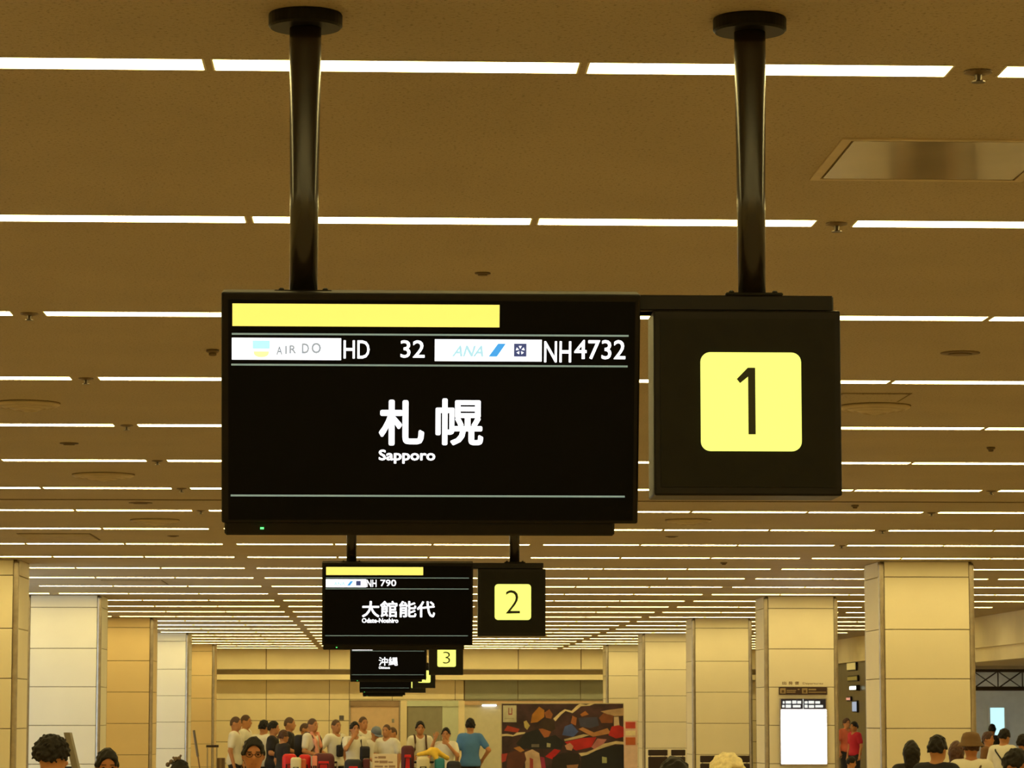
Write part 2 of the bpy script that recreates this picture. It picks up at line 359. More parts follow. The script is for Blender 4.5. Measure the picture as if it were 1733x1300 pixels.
        w_('lettering', 'NH', 584, 630, 575, 609); w_('lettering', '790', 648, 722, 575, 606)
        w_('lettering', '大館能代', 562, 905, 676, 754, M_WHITE, 0.02); w_('lettering', 'Odate-Noshiro', 562, 733, 757, 780, M_WHITE, 0.03)
    elif idx == 2:
        rect('logo_panel', 393, 582, 572, 610, Yf, Yg, M_WHITE, d)
        rect('logo_mark', 492, 516, 582, 602, -0.0055, -0.0046, M_BLUE2, d); rect('logo_mark', 534, 556, 580, 602, -0.0055, -0.0046, M_NAVY, d)
        w_('lettering', '472', 648, 722, 575, 606)
        w_('lettering', '沖縄', 641, 818, 676, 756, M_WHITE, 0.010); w_('lettering', 'Okinawa', 641, 745, 763, 786, M_WHITE, 0.03)
    elif idx == 3:
        rect('logo_panel', 393, 582, 572, 610, Yf, Yg, M_WHITE, d); rect('logo_mark', 648, 722, 583, 606, Yf, Yg, M_GREYT, d)
    # number box beside the display
    nb = MB().rbox(1.217, 1.747, 0.0, 0.19, -0.572, -0.046, 0.006, 2).build('number_box', M_BROWNM, t)
    MB().box(1.235, 1.729, -0.004, 0.004, -0.548, -0.072).build('face', M_BLACK, nb)
    pts = []; x0, x1, z0, z1, r = 1.348, 1.632, -0.447, -0.168, 0.027
    for cx, cz, a0 in ((x1-r, z1-r, 0), (x0+r, z1-r, 90), (x0+r, z0+r, 180), (x1-r, z0+r, 270)):
        for i in range(7): a = math.radians(a0 + 15*i); pts.append((cx + r*math.cos(a), cz + r*math.sin(a)))
    MB().poly(pts, -0.012, -0.004).build('number_tile', M_TILE, nb)
    if idx == 0:
        X = lambda p: 1.348 + (p - 1180) * 0.284 / 169; Z = lambda q: -0.168 - (q - 596) * 0.279 / 166
        MB().poly([(X(1259.5), Z(734)), (X(1271.5), Z(734)), (X(1271.5), Z(622)), (X(1259), Z(622)), (X(1240.5), Z(641)), (X(1246), Z(648)), (X(1259.5), Z(637))],
                  -0.0145, -0.012).build('digit', M_DIGIT, nb)
    else:
        lettering('digit', str(idx + 1), 1.433, 1.545, -0.398, -0.215, -0.0135, M_DIGIT, nb, -0.012)
    return t
sign(0, 'big nearest hanging gate sign showing 札幌 Sapporo and a yellow number 1')
sign(1, 'second hanging gate sign showing 大館能代 Odate-Noshiro and a yellow number 2')
sign(2, 'third hanging gate sign showing 沖縄 and a yellow number 3')
sign(3, 'fourth hanging gate sign, mostly hidden behind the one with number 3')
sign(4, 'farthest and lowest looking hanging gate sign in the line of signs')

# ------------------------------------------------------------------ ceiling lights: rows of recessed strips with prismatic covers
ROW0, ROWD = 9.463, 3.018
LEN, WID = 1.14, 0.17
def blocked(x, y):
    for a, b, c, d in COLBOX:
        if y <= c: continue
        # segment from the eye (0,0) to (x,y) against the box in plan
        t0, t1 = 0.0, 1.0; ok = True
        for p, lo, hi in ((x, a, b), (y, c, d)):
            if abs(p) < 1e-9:
                if not lo <= 0 <= hi: ok = False
                continue
            u, v = lo / p, hi / p
            if u > v: u, v = v, u
            t0, t1 = max(t0, u), min(t1, v)
        if ok and t0 < t1: return True
    return False
SB = [(375, 1083, 492, 908), (1100, 1420, 525, 840), (543, 921, 950, 1098), (592, 785, 1098, 1156)]
def seen(x0, y):
    k = 0
    for i in range(15):
        x = x0 + LEN * (i + 0.5) / 15; u, v = pix(x, y, CEIL)
        if 0 < u < 1733 and 0 < v < 1300 and not blocked(x, y) and not any(a < u < b and c < v < d for a, b, c, d in SB): k += 1
    return k / 15 * LEN * FPX / y
lamps = []
for n in range(-6, 29):
    y = ROW0 + ROWD * n
    for g in range(-2, 4):
        for i in range(3):
            x = -1.685 + 3.617 * g + 1.16 * i
            if x < XL + 0.1 or x + LEN > XR - 0.05: continue
            if any(abs(y - q - 0.1) < 0.22 and x < 1.2 and x + LEN > -0.35 for q in SIGN_Y): continue
            if any(a - 0.02 < x + LEN and x < b + 0.02 and c - 0.15 < y < d + 0.15 for a, b, c, d in COLBOX): continue
            lamps.append((seen(x, y) if n >= 0 else 0.0, n, x, y))
vis = sorted([l for l in lamps if l[0] > 4], reverse=True)
own = set((l[1], l[2]) for l in vis[:298])
def cover(mb, x0, y): return mb.rbox(x0+0.008, x0+LEN-0.008, y-WID/2+0.008, y+WID/2-0.008, -0.0025, 0.004, 0.001, 1)
c_me = bpy.data.meshes.new('diffuser'); _m = cover(MB(), 0, 0); c_me.from_pydata(_m.v, [], _m.f); c_me.materials.append(M_LAMP)
_m = MB()
_m.box(0, LEN, -WID/2, -WID/2+0.006, -0.002, 0); _m.box(0, LEN, WID/2-0.006, WID/2, -0.002, 0); _m.box(0, 0.006, -WID/2+0.006, WID/2-0.006, -0.002, 0); _m.box(LEN-0.006, LEN, -WID/2+0.006, WID/2-0.006, -0.002, 0)
f_me = bpy.data.meshes.new('frame'); f_me.from_pydata(_m.v, [], _m.f); f_me.materials.append(M_FRAME)
rest = MB()
rows = {}
for s, n, x, y in lamps:
    if (n, x) in own: rows.setdefault(n, []).append((x, y))
    else: cover(rest, x, y)
for n in sorted(rows):
    for k, (x, y) in enumerate(sorted(rows[n])):
        t = thing('ceiling_light', 'bright strip ceiling light, %s row from the top, %s from left' % (ordn[n], ordn[k]), 'light', (x, y, CEIL), 0, 'ceiling strip lights in rows')
        link_mesh('diffuser', c_me, t); link_mesh('frame', f_me, t)
rest = rest.build('ceiling_light_rows', M_LAMP, loc=(0, 0, CEIL)); tag(rest, 'further rows of strip ceiling lights beyond the columns', 'light', None, 'stuff')

# ------------------------------------------------------------------ small things on the ceiling
M_SPR = mat('sprinkler_dark', (0.05, 0.035, 0.02), 0.4, 0.5); M_DIFF = mat('diffuser_cream', (0.60, 0.50, 0.33), 0.5); M_DET = mat('detector_brown', (0.16, 0.11, 0.06), 0.5)
def sprinkler(x, y, label):
    t = thing('sprinkler', label, 'sprinkler', (x, y, CEIL), 0, 'sprinklers in the gaps of the light rows')
    MB().lathe([(0.045, 0.0), (0.045, -0.006), (0.022, -0.012)], 16).build('rosette', M_DET, t)
    MB().lathe([(0.012, -0.012), (0.010, -0.03), (0.022, -0.032), (0.022, -0.036)], 12).build('nozzle', M_SPR, t)
for n, side, x in ((0, 'right', 1.862), (1, 'right', 1.862), (2, 'left', -1.757), (3, 'left', -1.757), (4, 'left', -1.757), (5, 'left', -1.757), (6, 'left', -1.757), (7, 'left', -1.757),
                   (6, 'right', 5.48), (7, 'right', 5.48), (8, 'right', 5.48), (9, 'right', 5.48)):
    sprinkler(x, ROW0 + ROWD * n, 'small dark sprinkler in the %s gap of the %s light row' % (side, ordn[n]))
def air_diffuser(px, py, w, label):
    c = on_ceiling(px, py); r = w / 2 * c.y / FPX
    t = thing('air_diffuser', label, 'air vent', c, 0, 'round air diffusers')
    MB().lathe([(r*1.02, 0.002), (r*1.02, -0.004)], 32).build('backing', M_JOINT, t)  # dark disc paints the shadow outline around the rings
    for k, (a, b, z) in enumerate(((1.0, 0.86, -0.004), (0.78, 0.60, -0.012), (0.52, 0.34, -0.024), (0.26, 0.0, -0.034))):
        MB().lathe([(r*a, z), (r*a, z-0.010), (r*max(b, 0.01), z-0.028), (r*max(b, 0.01), z-0.02)], 32).build('ring', M_DIFF, t, True)
air_diffuser(45, 682, 112, 'round air diffuser cut by the left picture edge')
air_diffuser(175, 803, 104, 'round air diffuser on the left between sixth and seventh light rows')
air_diffuser(262, 880, 82, 'round air diffuser on the left just below the dark ceiling seam')
air_diffuser(1480, 687, 122, 'round air diffuser right of the number 1 box')
air_diffuser(1165, 880, 78, 'round air diffuser under the gap between display and number 1 box')
air_diffuser(885, 496, 50, 'round air diffuser just showing above the nearest display')
def detector(px, py, w, label, drop=0.03):
    c = on_ceiling(px, py); r = w / 2 * c.y / FPX
    t = thing('smoke_detector', label, 'detector', c, 0, 'ceiling detectors')
    MB().lathe([(r, 0), (r, -drop*0.4), (r*0.75, -drop*0.6)], 24).build('base', M_DET, t, True)
    MB().lathe([(r*0.6, -drop*0.6), (r*0.6, -drop), (r*0.4, -drop*1.15)], 24).build('head', M_DET, t, True)
for q in ((360, 592, 22, 'dark ceiling detector just left of the nearest display'), (817, 462, 27, 'flat ceiling detector between the two nearest poles', 0.012),
          (117, 750, 32, 'dark flat ceiling detector near the left edge', 0.015), (238, 851, 40, 'flat ceiling detector on the seam at the left', 0.012),
          (1677, 757, 15, 'small ceiling detector near the right edge'), (1447, 855, 13, 'small ceiling detector below the number 1 box'),
          (1625, 597, 68, 'wide flat round ceiling speaker right of the number 1 box', 0.012), (1225, 952, 12, 'small ceiling detector left of the nearest right column'),
          (293, 907, 20, 'small ceiling detector left below the nearest display', 0.012), (1137, 908, 22, 'small ceiling detector right below the nearest display', 0.012)):
    detector(*q)
M_HATCH = mat('hatch_gloss', (0.38, 0.31, 0.20), 0.10, var=0.05, scale=3, spec=0.7)
h0, h1, h2 = on_ceiling(1424, 233), on_ceiling(1388, 303), on_ceiling(1702, 306)
t = thing('ceiling_hatch', 'glossy rectangular ceiling hatch at the upper right', 'hatch', (h1.x - 0.04, h0.y, CEIL))
hw, hd = h2.x - h1.x + 0.10, h1.y - h0.y
MB().box(0, 0.035, 0, hd, -0.006, 0).box(hw-0.035, hw, 0, hd, -0.006, 0).box(0.035, hw-0.035, 0, 0.03, -0.006, 0).box(0.035, hw-0.035, hd-0.03, hd, -0.006, 0).build('frame', M_DIFF, t)
MB().box(0.045, hw-0.045, 0.04, hd-0.04, -0.005, 0).build('panel', M_HATCH, t)
MB().box(0.036, hw-0.036, 0.031, hd-0.031, -0.002, 0).build('joint', M_JOINT, t)
h0, h2 = on_ceiling(1423, 665), on_ceiling(1528, 680)
t = thing('ceiling_hatch', 'small thin outlined ceiling hatch beside the round diffuser', 'hatch', (h0.x, h0.y, CEIL))
hw, hd = 0.45, h2.y - h0.y
MB().box(0, hw, 0, hd, -0.002, 0).build('joint', M_JOINT, t); MB().box(0.02, hw-0.02, 0.03, hd-0.03, -0.006, 0).build('panel', M_CEIL, t)
for (a, b, c, d, lab) in ((50, 170, 903, 914, 'long grey air grille on the ceiling at the left'), (185, 285, 982, 989, 'long grey air grille on the ceiling above the second left column')):
    g0, g1 = on_ceiling(a, d), on_ceiling(b, c); ya, yb = sorted((g0.y, g1.y))
    t = thing('air_grille', lab, 'air vent', (g0.x, ya, CEIL)); w, dd = (b - a) * g0.y / FPX, yb - ya
    MB().box(0, w, 0, dd, -0.003, 0).build('backing', M_JOINT, t)
    for k in range(9): MB().box(0.02, w-0.02, dd*(k+0.2)/9, dd*(k+0.65)/9, -0.015, -0.003).build('slat', M_DIFF, t)

# ------------------------------------------------------------------ lit departure board on the second right column
cy = 52.47 - 0.003; PM = FPX / cy
def L(px, py): q = at(px, py, 52.45); return q.x, q.z
t = thing('departure_board', 'glowing white departure board with navy header on the second right column', 'board', (0, 0, 0))
def plate(name, px0, px1, py0, py1, y0, y1, m, par=None, b=0.004):
    x0, z1 = L(px0, py0); x1, z0 = L(px1, py1); return MB().rbox(x0, x1, y0, y1, z0, z1, b, 1).build(name, m, par or t)
plate('casing', 1319, 1400, 1182, 1296, 52.41, 52.466, M_STEEL)
plate('screen', 1321, 1399, 1201, 1293, 52.40, 52.412, glow('board_white', (0.93, 0.95, 1.0), 4.0))
M_NAVYP = mat('board_navy', (0.02, 0.02, 0.07), 0.4)
h = plate('header', 1321, 1397, 1183, 1200, 52.395, 52.411, M_NAVYP)
M_BT = glow('board_text', (0.8, 0.88, 0.95), 0.9)
for (a, b, c, d) in ((1324, 1327, 1187, 1191), (1329, 1338, 1186.5, 1191), (1340, 1347, 1186, 1191), (1348.5, 1355, 1186.5, 1191), (1361, 1366, 1187, 1191), (1367.5, 1377, 1186.5, 1191), (1379, 1387, 1187, 1191),
                     (1323, 1327, 1193.5, 1197.5), (1329, 1338, 1193, 1198), (1341, 1354, 1193.5, 1197.5), (1361, 1366, 1193, 1198), (1368, 1377, 1193.5, 1198), (1379, 1392, 1193.5, 1197.5)):
    plate('print', a, b, c, d, 52.392, 52.396, M_BT, h, 0.001)
plate('divider', 1358, 1359, 1183, 1200, 52.392, 52.396, M_BT, h, 0.001)
M_ROW = mat('board_rows', (0.75, 0.77, 0.80), 0.5)
t2 = thing('direction_strip', 'dark brown strip sign with two pictograms above the glowing board', 'sign')
st = plate('strip', 1318, 1400, 1163, 1176, 52.44, 52.466, mat('strip_brown', (0.05, 0.022, 0.018), 0.4), t2)
M_PRT = mat('strip_print', (0.36, 0.26, 0.12), 0.5)
for (a, b, c, d) in ((1320, 1329.5, 1165, 1174), (1357, 1366.5, 1165, 1174)): 
    q = plate('pictogram', a, b, c, d, 52.436, 52.441, M_PRT, t2, 0.001); plate('mark', a+2.5, b-2.5, c+3, d-1.5, 52.433, 52.437, mat('strip_mark', (0.12, 0.07, 0.03), 0.5), q, 0.001)
for (a, b, c, d) in ((1331, 1347, 1168, 1169.5), (1331, 1346, 1171, 1172.5), (1368, 1381, 1166, 1168.5), (1368, 1398, 1171, 1172.5), (1350, 1353, 1166, 1168)):
    plate('print', a, b, c, d, 52.436, 52.441, M_PRT, t2, 0.0005)
M_HT = mat('header_brown', (0.20, 0.11, 0.04), 0.6)
t3 = thing('column_lettering', 'small brown raised heading lettering above the dark strip sign', 'lettering')
x0, z1 = L(1324, 1154); x1, z0 = L(1352, 1159)
for k, ch in enumerate('出発便'):
    xa, za = L(1324 + 10.7*k, 1159); xb, zb = L(1331 + 10.7*k, 1153.5); lettering('letter', ch, xa, xb, za, zb, 52.466, M_HT, t3, 0.02)
xa, za = L(1359, 1159.5); xb, zb = L(1393, 1155); lettering('letters', 'Departures', xa, xb, za, zb, 52.466, M_HT, t3)
# switch plate on the fourth right column
q = at(1163, 1250, 64.2)
# ------------------------------------------------------------------ side lounge on the right: truss, lit window, shop lights
t = thing('truss_beam', 'dark steel lattice truss beam across the lounge at the right edge', 'truss', (XR+0.35, 69, 0))
tr = lambda nm, pts, r: MB().tube(pts, r, 6).build(nm, M_TR, t)
M_TR = mat('truss_dark', (0.07, 0.055, 0.045), 0.5, 0.4)
tr('chord', [(-0.2, 0, 2.70), (7.5, 0, 2.70)], 0.035); tr('chord', [(-0.2, 0, 2.30), (7.5, 0, 2.30)], 0.05)
for k in range(13):
    x = 0.05 + 0.55 * k
    tr('strut', [(x, 0, 2.30), (x, 0, 2.70)], 0.016); tr('brace', [(x, 0, 2.31), (x+0.55, 0, 2.69)], 0.016); tr('brace', [(x, 0.02, 2.69), (x+0.55, 0.02, 2.31)], 0.012)
struct(MB().box(XR+0.35, 20.8, 69.2, 69.5, 2.74, 2.81).build('trim_7', M_PANEL))
struct(MB().box(XR+0.35, 21, 76, 76.2, 0, 2.81).build('wall_side', M_COOL))
w0, w1 = at(1676, 1198, 75.9), at(1701, 1262, 75.9)
e = tag(thing('window_3', 'bright bluish lit window pane behind the crowd at the right edge', None), kind='structure')
MB().box(w0.x, w1.x, 75.95, 75.99, w1.z, w0.z).build('pane', glow('lounge_pane', (0.55, 0.92, 0.98), 1.0), e)
MB().box(w0.x-0.05, w0.x, 75.92, 76, w1.z-0.05, w0.z+0.05).box(w1.x, w1.x+0.05, 75.92, 76, w1.z-0.05, w0.z+0.05).box(w0.x, w1.x, 75.92, 76, w0.z, w0.z+0.05).box(w0.x, w1.x, 75.92, 76, w1.z-0.05, w1.z).build('window_frame', M_COOL, e)
q = at(1684, 1172, 75.7); t = thing('down_light', 'small round down light above the bluish lounge window', 'light', (q.x, 75.6, 2.81))
MB().lathe([(0.10, 0), (0.10, -0.02), (0.08, -0.025)], 20).build('rim', M_FRAME, t); MB().lathe([(0.075, -0.02), (0.07, -0.03)], 20).build('lamp', glow('down_lamp', (1, 0.75, 0.5), 9.0), t)
for k in range(4):  # unseen strip lights added to brighten the pale lounge wall
    t = thing('lounge_fill_light', 'added cool strip light brightening the lounge, hidden behind the truss beam, %s from the hall' % ordn[k], 'light', (13.6 + 1.8*k, 72.6, 2.81), 0, 'added lounge fill lights')
    MB().rbox(-0.6, 0.6, -0.1, 0.1, -0.03, 0.0, 0.006, 1).build('housing', M_FRAME, t); MB().rbox(-0.58, 0.58, -0.08, 0.08, -0.045, -0.028, 0.006, 1).build('tube_cover', glow('lounge_fill_glow', (0.92, 0.95, 0.90), 24.0), t)
SX = XR + 0.14
def shop(px, py): 
    d = _R * (px - 866.5) / FPX + _U * (650 - py) / FPX + _F; d = d * SX / d[0]; return float(d[1]), float(d[2]) + CAMZ
def shop_plate(name, label, cat, px0, px1, py0, py1, m, th=0.05):
    a, z1 = shop(px0, py0); b, z0 = shop(px1, py1); t = thing(name, label, cat, (SX, (a+b)/2, (z0+z1)/2)); dy = abs(a-b)/2; dz = abs(z1-z0)/2
    MB().rbox(-th, 0, -dy, dy, -dz, dz, 0.008, 1).build('face', m, t); MB().rbox(-th*0.7, 0.01, -dy-0.03, dy+0.03, -dz-0.03, dz+0.03, 0.008, 1).build('casing', M_BROWNM, t)
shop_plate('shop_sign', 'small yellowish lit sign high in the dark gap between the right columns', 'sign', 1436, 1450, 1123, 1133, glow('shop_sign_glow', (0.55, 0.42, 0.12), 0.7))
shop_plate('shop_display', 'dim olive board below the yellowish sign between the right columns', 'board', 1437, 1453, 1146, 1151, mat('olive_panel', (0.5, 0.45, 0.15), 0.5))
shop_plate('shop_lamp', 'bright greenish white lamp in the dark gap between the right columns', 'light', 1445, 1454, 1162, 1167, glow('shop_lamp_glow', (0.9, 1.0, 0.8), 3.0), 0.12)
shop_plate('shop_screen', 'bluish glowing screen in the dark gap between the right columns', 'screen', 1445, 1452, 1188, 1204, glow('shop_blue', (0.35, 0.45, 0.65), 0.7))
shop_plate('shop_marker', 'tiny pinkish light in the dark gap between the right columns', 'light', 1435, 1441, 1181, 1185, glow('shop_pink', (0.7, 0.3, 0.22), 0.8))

# ------------------------------------------------------------------ printed backdrop poster
PY = 80.0; pm = FPX / PY
q = at(848, 1190, PY)
t = thing('poster_stand', 'large dark photographic backdrop poster with white torn bands and red patches', 'poster', (q.x, PY, q.z))
PW, PH = 207 / pm, q.z
MB().rbox(0, PW, 0.005, 0.06, -PH, 0.0, 0.004, 1).build('backing', mat('poster_edge', (0.5, 0.42, 0.25), 0.6), t)
for s in (0.15, PW - 0.15): MB().rbox(s-0.03, s+0.03, 0.0, 0.55, -PH, -PH+0.05, 0.01, 1).build('foot', M_STEEL, t)
pr = MB().box(0.02, PW-0.01, 0.0, 0.006, -PH+0.02, -0.02).build('print', mat('poster_ground', (0.045, 0.018, 0.020), 0.5, var=0.6, scale=2.5), t)
K = 1.0 / 6.932 / pm
def art(col, pts, lay=1):
    nm = 'ink_%02d%02d%02d' % tuple(int(c * 99) for c in col)
    MB().poly([((x - 55) * K, -(y - 68) * K) for x, y in pts], -0.0012 * lay, -0.0012 * lay + 0.001).build('printed_shape', mat(nm, col, 0.5, var=0.25, scale=3), pr)
CR = (0.62, 0.50, 0.28)
art((0.42, 0.17, 0.02), [(400,300),(420,200),(500,110),(560,150),(560,230),(480,290)]); art((0.30, 0.10, 0.03), [(560,180),(620,140),(660,200),(640,250),(580,240)])
art((0.45, 0.36, 0.12), [(320,285),(350,270),(392,330),(360,380),(330,350)]); art((0.38, 0.04, 0.02), [(90,390),(130,330),(270,370),(250,410)])
art((0.5, 0.46, 0.30), [(78,95),(235,95),(235,290),(78,290)], 2); art((0.28, 0.06, 0.06), [(140,125),(150,125),(150,190),(175,190),(175,125),(186,125),(186,205),(140,205)], 3); art((0.35, 0.3, 0.2), [(95,245),(205,245),(205,252),(95,252)], 3)
art(CR, [(50,430),(130,425),(200,440),(240,410),(340,405),(330,425),(250,440),(190,455),(120,450),(50,455)], 2)
art(CR, [(665,250),(740,180),(800,140),(880,160),(940,100),(980,75),(1050,90),(1110,70),(1160,70),(1090,100),(990,105),(950,140),(890,185),(810,160),(760,200),(690,280)], 2)
art((0.36, 0.12, 0.04), [(870,300),(890,215),(940,240),(930,330)]); art((0.40, 0.14, 0.03), [(980,200),(1040,160),(1080,200),(1000,225)]); art((0.05, 0.05, 0.09), [(960,240),(1180,230),(1200,330),(1100,360),(980,340)])
art((0.06, 0.10, 0.30), [(770,440),(800,340),(880,310),(960,400),(900,460)]); art((0.45, 0.36, 0.2), [(790,490),(1020,430),(1090,440),(1000,470),(800,510)], 2)
art((0.46, 0.015, 0.015), [(800,520),(1000,475),(1170,465),(1110,580),(930,620),(840,560)]); art((0.46, 0.17, 0.15), [(1110,580),(1180,480),(1290,490),(1240,560),(1150,610)], 2); art((0.5, 0.25, 0.15), [(800,560),(860,530),(900,570),(880,620),(820,610)], 2)
art((0.42, 0.19, 0.07), [(960,370),(1010,350),(1140,410),(1300,360),(1340,420),(1130,460),(1050,420)], 2); art((0.42, 0.015, 0.015), [(1310,440),(1350,340),(1430,325),(1490,350),(1490,460),(1400,480)], 3)
art((0.46, 0.30, 0.16), [(1220,165),(1300,150),(1490,125),(1490,215),(1380,220),(1300,200)]); art((0.20, 0.06, 0.02), [(1200,240),(1260,180),(1370,215),(1360,300),(1230,300)])
art((0.5, 0.38, 0.25), [(1375,230),(1430,225),(1440,330),(1375,335)], 2)
art((0.035, 0.018, 0.010), [(500,330),(530,270),(600,245),(680,280),(690,370),(640,400),(540,370)], 3); art((0.32, 0.10, 0.03), [(495,370),(540,365),(640,400),(610,460),(560,470)], 4)
art((0.012, 0.012, 0.014), [(230,540),(330,420),(480,370),(560,470),(690,440),(790,520),(760,600),(500,600),(300,600)], 3); art((0.16, 0.13, 0.10), [(410,545),(500,545),(500,580),(410,580)], 4); art((0.35, 0.33, 0.2), [(590,530),(635,540),(630,582),(588,578)], 4)
art((0.42, 0.18, 0.04), [(200,590),(270,570),(330,620),(280,640)], 4); art((0.55, 0.38, 0.24), [(330,640),(420,605),(500,650),(530,840),(340,840)], 4); art((0.36, 0.05, 0.04), [(390,700),(430,720),(430,840),(390,840)], 5)
art((0.09, 0.025, 0.015), [(130,650),(220,620),(330,650),(350,720),(300,840),(120,820)], 5); art((0.42, 0.04, 0.03), [(60,660),(130,650),(110,740),(62,760)], 5); art((0.46, 0.01, 0.015), [(570,690),(680,600),(750,620),(650,720)], 5); art((0.28, 0.02, 0.06), [(510,690),(560,700),(580,840),(530,840)], 5)
art((0.018, 0.011, 0.009), [(640,840),(660,700),(760,650),(850,640),(960,660),(985,760),(965,840)], 6); art((0.36, 0.17, 0.07), [(820,790),(960,780),(940,840),(830,840)], 7)
art(CR, [(960,650),(1050,640),(1150,600),(1260,540),(1400,510),(1490,520),(1490,550),(1390,545),(1270,580),(1160,620),(1060,670),(990,685)], 6)
art((0.014, 0.012, 0.014), [(990,690),(1160,625),(1275,585),(1490,555),(1490,900),(985,900)], 5); art((0.40, 0.42, 0.20), [(1235,690),(1290,700),(1290,765),(1235,765)], 7)
# leaflet stand with two red cards beside the poster
q0 = at(1056, 1220, 79.6); q1 = at(1079, 1300, 79.6)
t = thing('leaflet_stand', 'slim pinkish white leaflet stand with two red cards right of the poster', 'stand', (q0.x, 79.6, 0)); w = q1.x - q0.x
MB().rbox(0, w, 0.02, 0.10, 0.05, q0.z, 0.01, 1).build('board', mat('stand_pink', (0.78, 0.55, 0.42), 0.6), t); MB().rbox(-0.03, w+0.03, -0.1, 0.25, 0, 0.05, 0.01, 1).build('foot', M_STEEL, t)
for (a, b, m) in ((1222, 1233, mat('card_red', (0.55, 0.06, 0.04), 0.5)), (1248, 1261, mat('card_orange', (0.52, 0.12, 0.03), 0.5)), (1237, 1245, mat('card_cream', (0.85, 0.72, 0.42), 0.5))):
    za, zb = at(1060, a, 79.6).z, at(1060, b, 79.6).z; MB().rbox(0.04, w-0.05, 0.008, 0.022, zb, za, 0.003, 1).build('card', m, t)

# ------------------------------------------------------------------ people: one skin surface per body, clothes and hair as children
def v3(*a): return np.array(a, dtype=np.float64)
def cap(a, b, ra, rb, k=0.03, op='u'): return ('cap', np.array(a, float), np.array(b, float), ra, rb, k, op)
def ell(c, r, k=0.03, op='u', M=None): return ('ell', np.array(c, float), np.array(r, float), np.eye(3) if M is None else M, k, op)
def plane(n, d): return ('pl', np.array(n, float), d)          # keeps n.p <= d
def sdf_mesh(prims, h, noise=None):
    lo = np.full(3, 1e9); hi = -lo
    for p in prims:
        if p[0] == 'cap' and p[-1] == 'u':
            for q, r in ((p[1], p[3]), (p[2], p[4])): lo = np.minimum(lo, q - r); hi = np.maximum(hi, q + r)
        elif p[0] == 'ell' and p[-1] == 'u':
            r = p[2].max(); lo = np.minimum(lo, p[1] - r); hi = np.maximum(hi, p[1] + r)
    lo -= 3 * h; hi += 3 * h
    n = np.ceil((hi - lo) / h).astype(int) + 1
    ax = [lo[i] + h * np.arange(n[i]) for i in range(3)]
    D = np.full(n, 0.12, dtype=np.float32)
    for p in prims:
        if p[0] == 'pl':
            g = p[1][0] * ax[0][:, None, None] + p[1][1] * ax[1][None, :, None] + p[1][2] * ax[2][None, None, :] - p[2]
            np.maximum(D, g.astype(np.float32), out=D); continue
        if p[0] == 'cap': a = np.minimum(p[1] - p[3], p[2] - p[4]); b = np.maximum(p[1] + p[3], p[2] + p[4]); k, op = p[5], p[6]
        else: r = p[2].max(); a = p[1] - r; b = p[1] + r; k, op = p[4], p[5]
        a = a - k - 0.03; b = b + k + 0.03
        i0 = np.clip(np.floor((a - lo) / h).astype(int), 0, n); i1 = np.clip(np.ceil((b - lo) / h).astype(int) + 1, 0, n)
        sl = tuple(slice(i0[j], i1[j]) for j in range(3))
        X, Y, Z = np.meshgrid(*[ax[j][sl[j]] for j in range(3)], indexing='ij', sparse=False)
        if X.size == 0: continue
        if p[0] == 'cap':
            d = p[2] - p[1]; L2 = max(float(d @ d), 1e-9)
            t = np.clip(((X - p[1][0]) * d[0] + (Y - p[1][1]) * d[1] + (Z - p[1][2]) * d[2]) / L2, 0, 1)
            f = np.sqrt((X - p[1][0] - t*d[0])**2 + (Y - p[1][1] - t*d[1])**2 + (Z - p[1][2] - t*d[2])**2) - (p[3] + (p[4] - p[3]) * t)
        else:
            Q = [X - p[1][0], Y - p[1][1], Z - p[1][2]]; M = p[3]
            l = [M[0, j]*Q[0] + M[1, j]*Q[1] + M[2, j]*Q[2] for j in range(3)]; r = p[2]
            k0 = np.sqrt((l[0]/r[0])**2 + (l[1]/r[1])**2 + (l[2]/r[2])**2); k1 = np.sqrt((l[0]/r[0]**2)**2 + (l[1]/r[1]**2)**2 + (l[2]/r[2]**2)**2)
            f = k0 * (k0 - 1) / np.maximum(k1, 1e-6)
        f = f.astype(np.float32); S = D[sl]
        if op == 'u':
            w = np.maximum(k - np.abs(S - f), 0) / k; D[sl] = np.minimum(S, f) - w * w * k * 0.25
        else:
            f = -f; w = np.maximum(k - np.abs(S - f), 0) / k; D[sl] = np.maximum(S, f) + w * w * k * 0.25
    if noise:
        amp, fr = noise; X, Y, Z = np.meshgrid(*ax, indexing='ij', sparse=True)
        D += (amp * (np.sin(fr*X + 1.3*np.sin(fr*0.7*Y)) * np.sin(fr*1.1*Y + 0.5 + np.sin(fr*0.8*Z)) * np.sin(fr*0.9*Z + 1.7))).astype(np.float32)
    # naive surface nets
    neg = D < 0; nx, ny, nz = np.array(D.shape) - 1
    cnt = np.zeros((nx, ny, nz), np.int8)
    cor = [(i, j, k) for i in (0, 1) for j in (0, 1) for k in (0, 1)]
    for i, j, k in cor: cnt += neg[i:nx+i, j:ny+j, k:nz+k]
    act = np.argwhere((cnt > 0) & (cnt < 8))
    if len(act) == 0: return np.zeros((0, 3)), []
    idx = np.full((nx, ny, nz), -1, np.int64); idx[act[:, 0], act[:, 1], act[:, 2]] = np.arange(len(act))
    val = {c: D[act[:, 0]+c[0], act[:, 1]+c[1], act[:, 2]+c[2]] for c in cor}
    P = np.zeros((len(act), 3)); N = np.zeros(len(act))
    for axn in range(3):
        for c in cor:
            if c[axn]: continue
            c2 = list(c); c2[axn] = 1; c2 = tuple(c2); a, b = val[c], val[c2]; m = (a < 0) != (b < 0)
            t = np.where(m, a / np.where(m, a - b, 1), 0)
            q = np.array(c, float)[None, :].repeat(len(act), 0); q[:, axn] += t; P[m] += q[m]; N[m] += 1
    V = lo + h * (act + P / N[:, None])
    faces = []
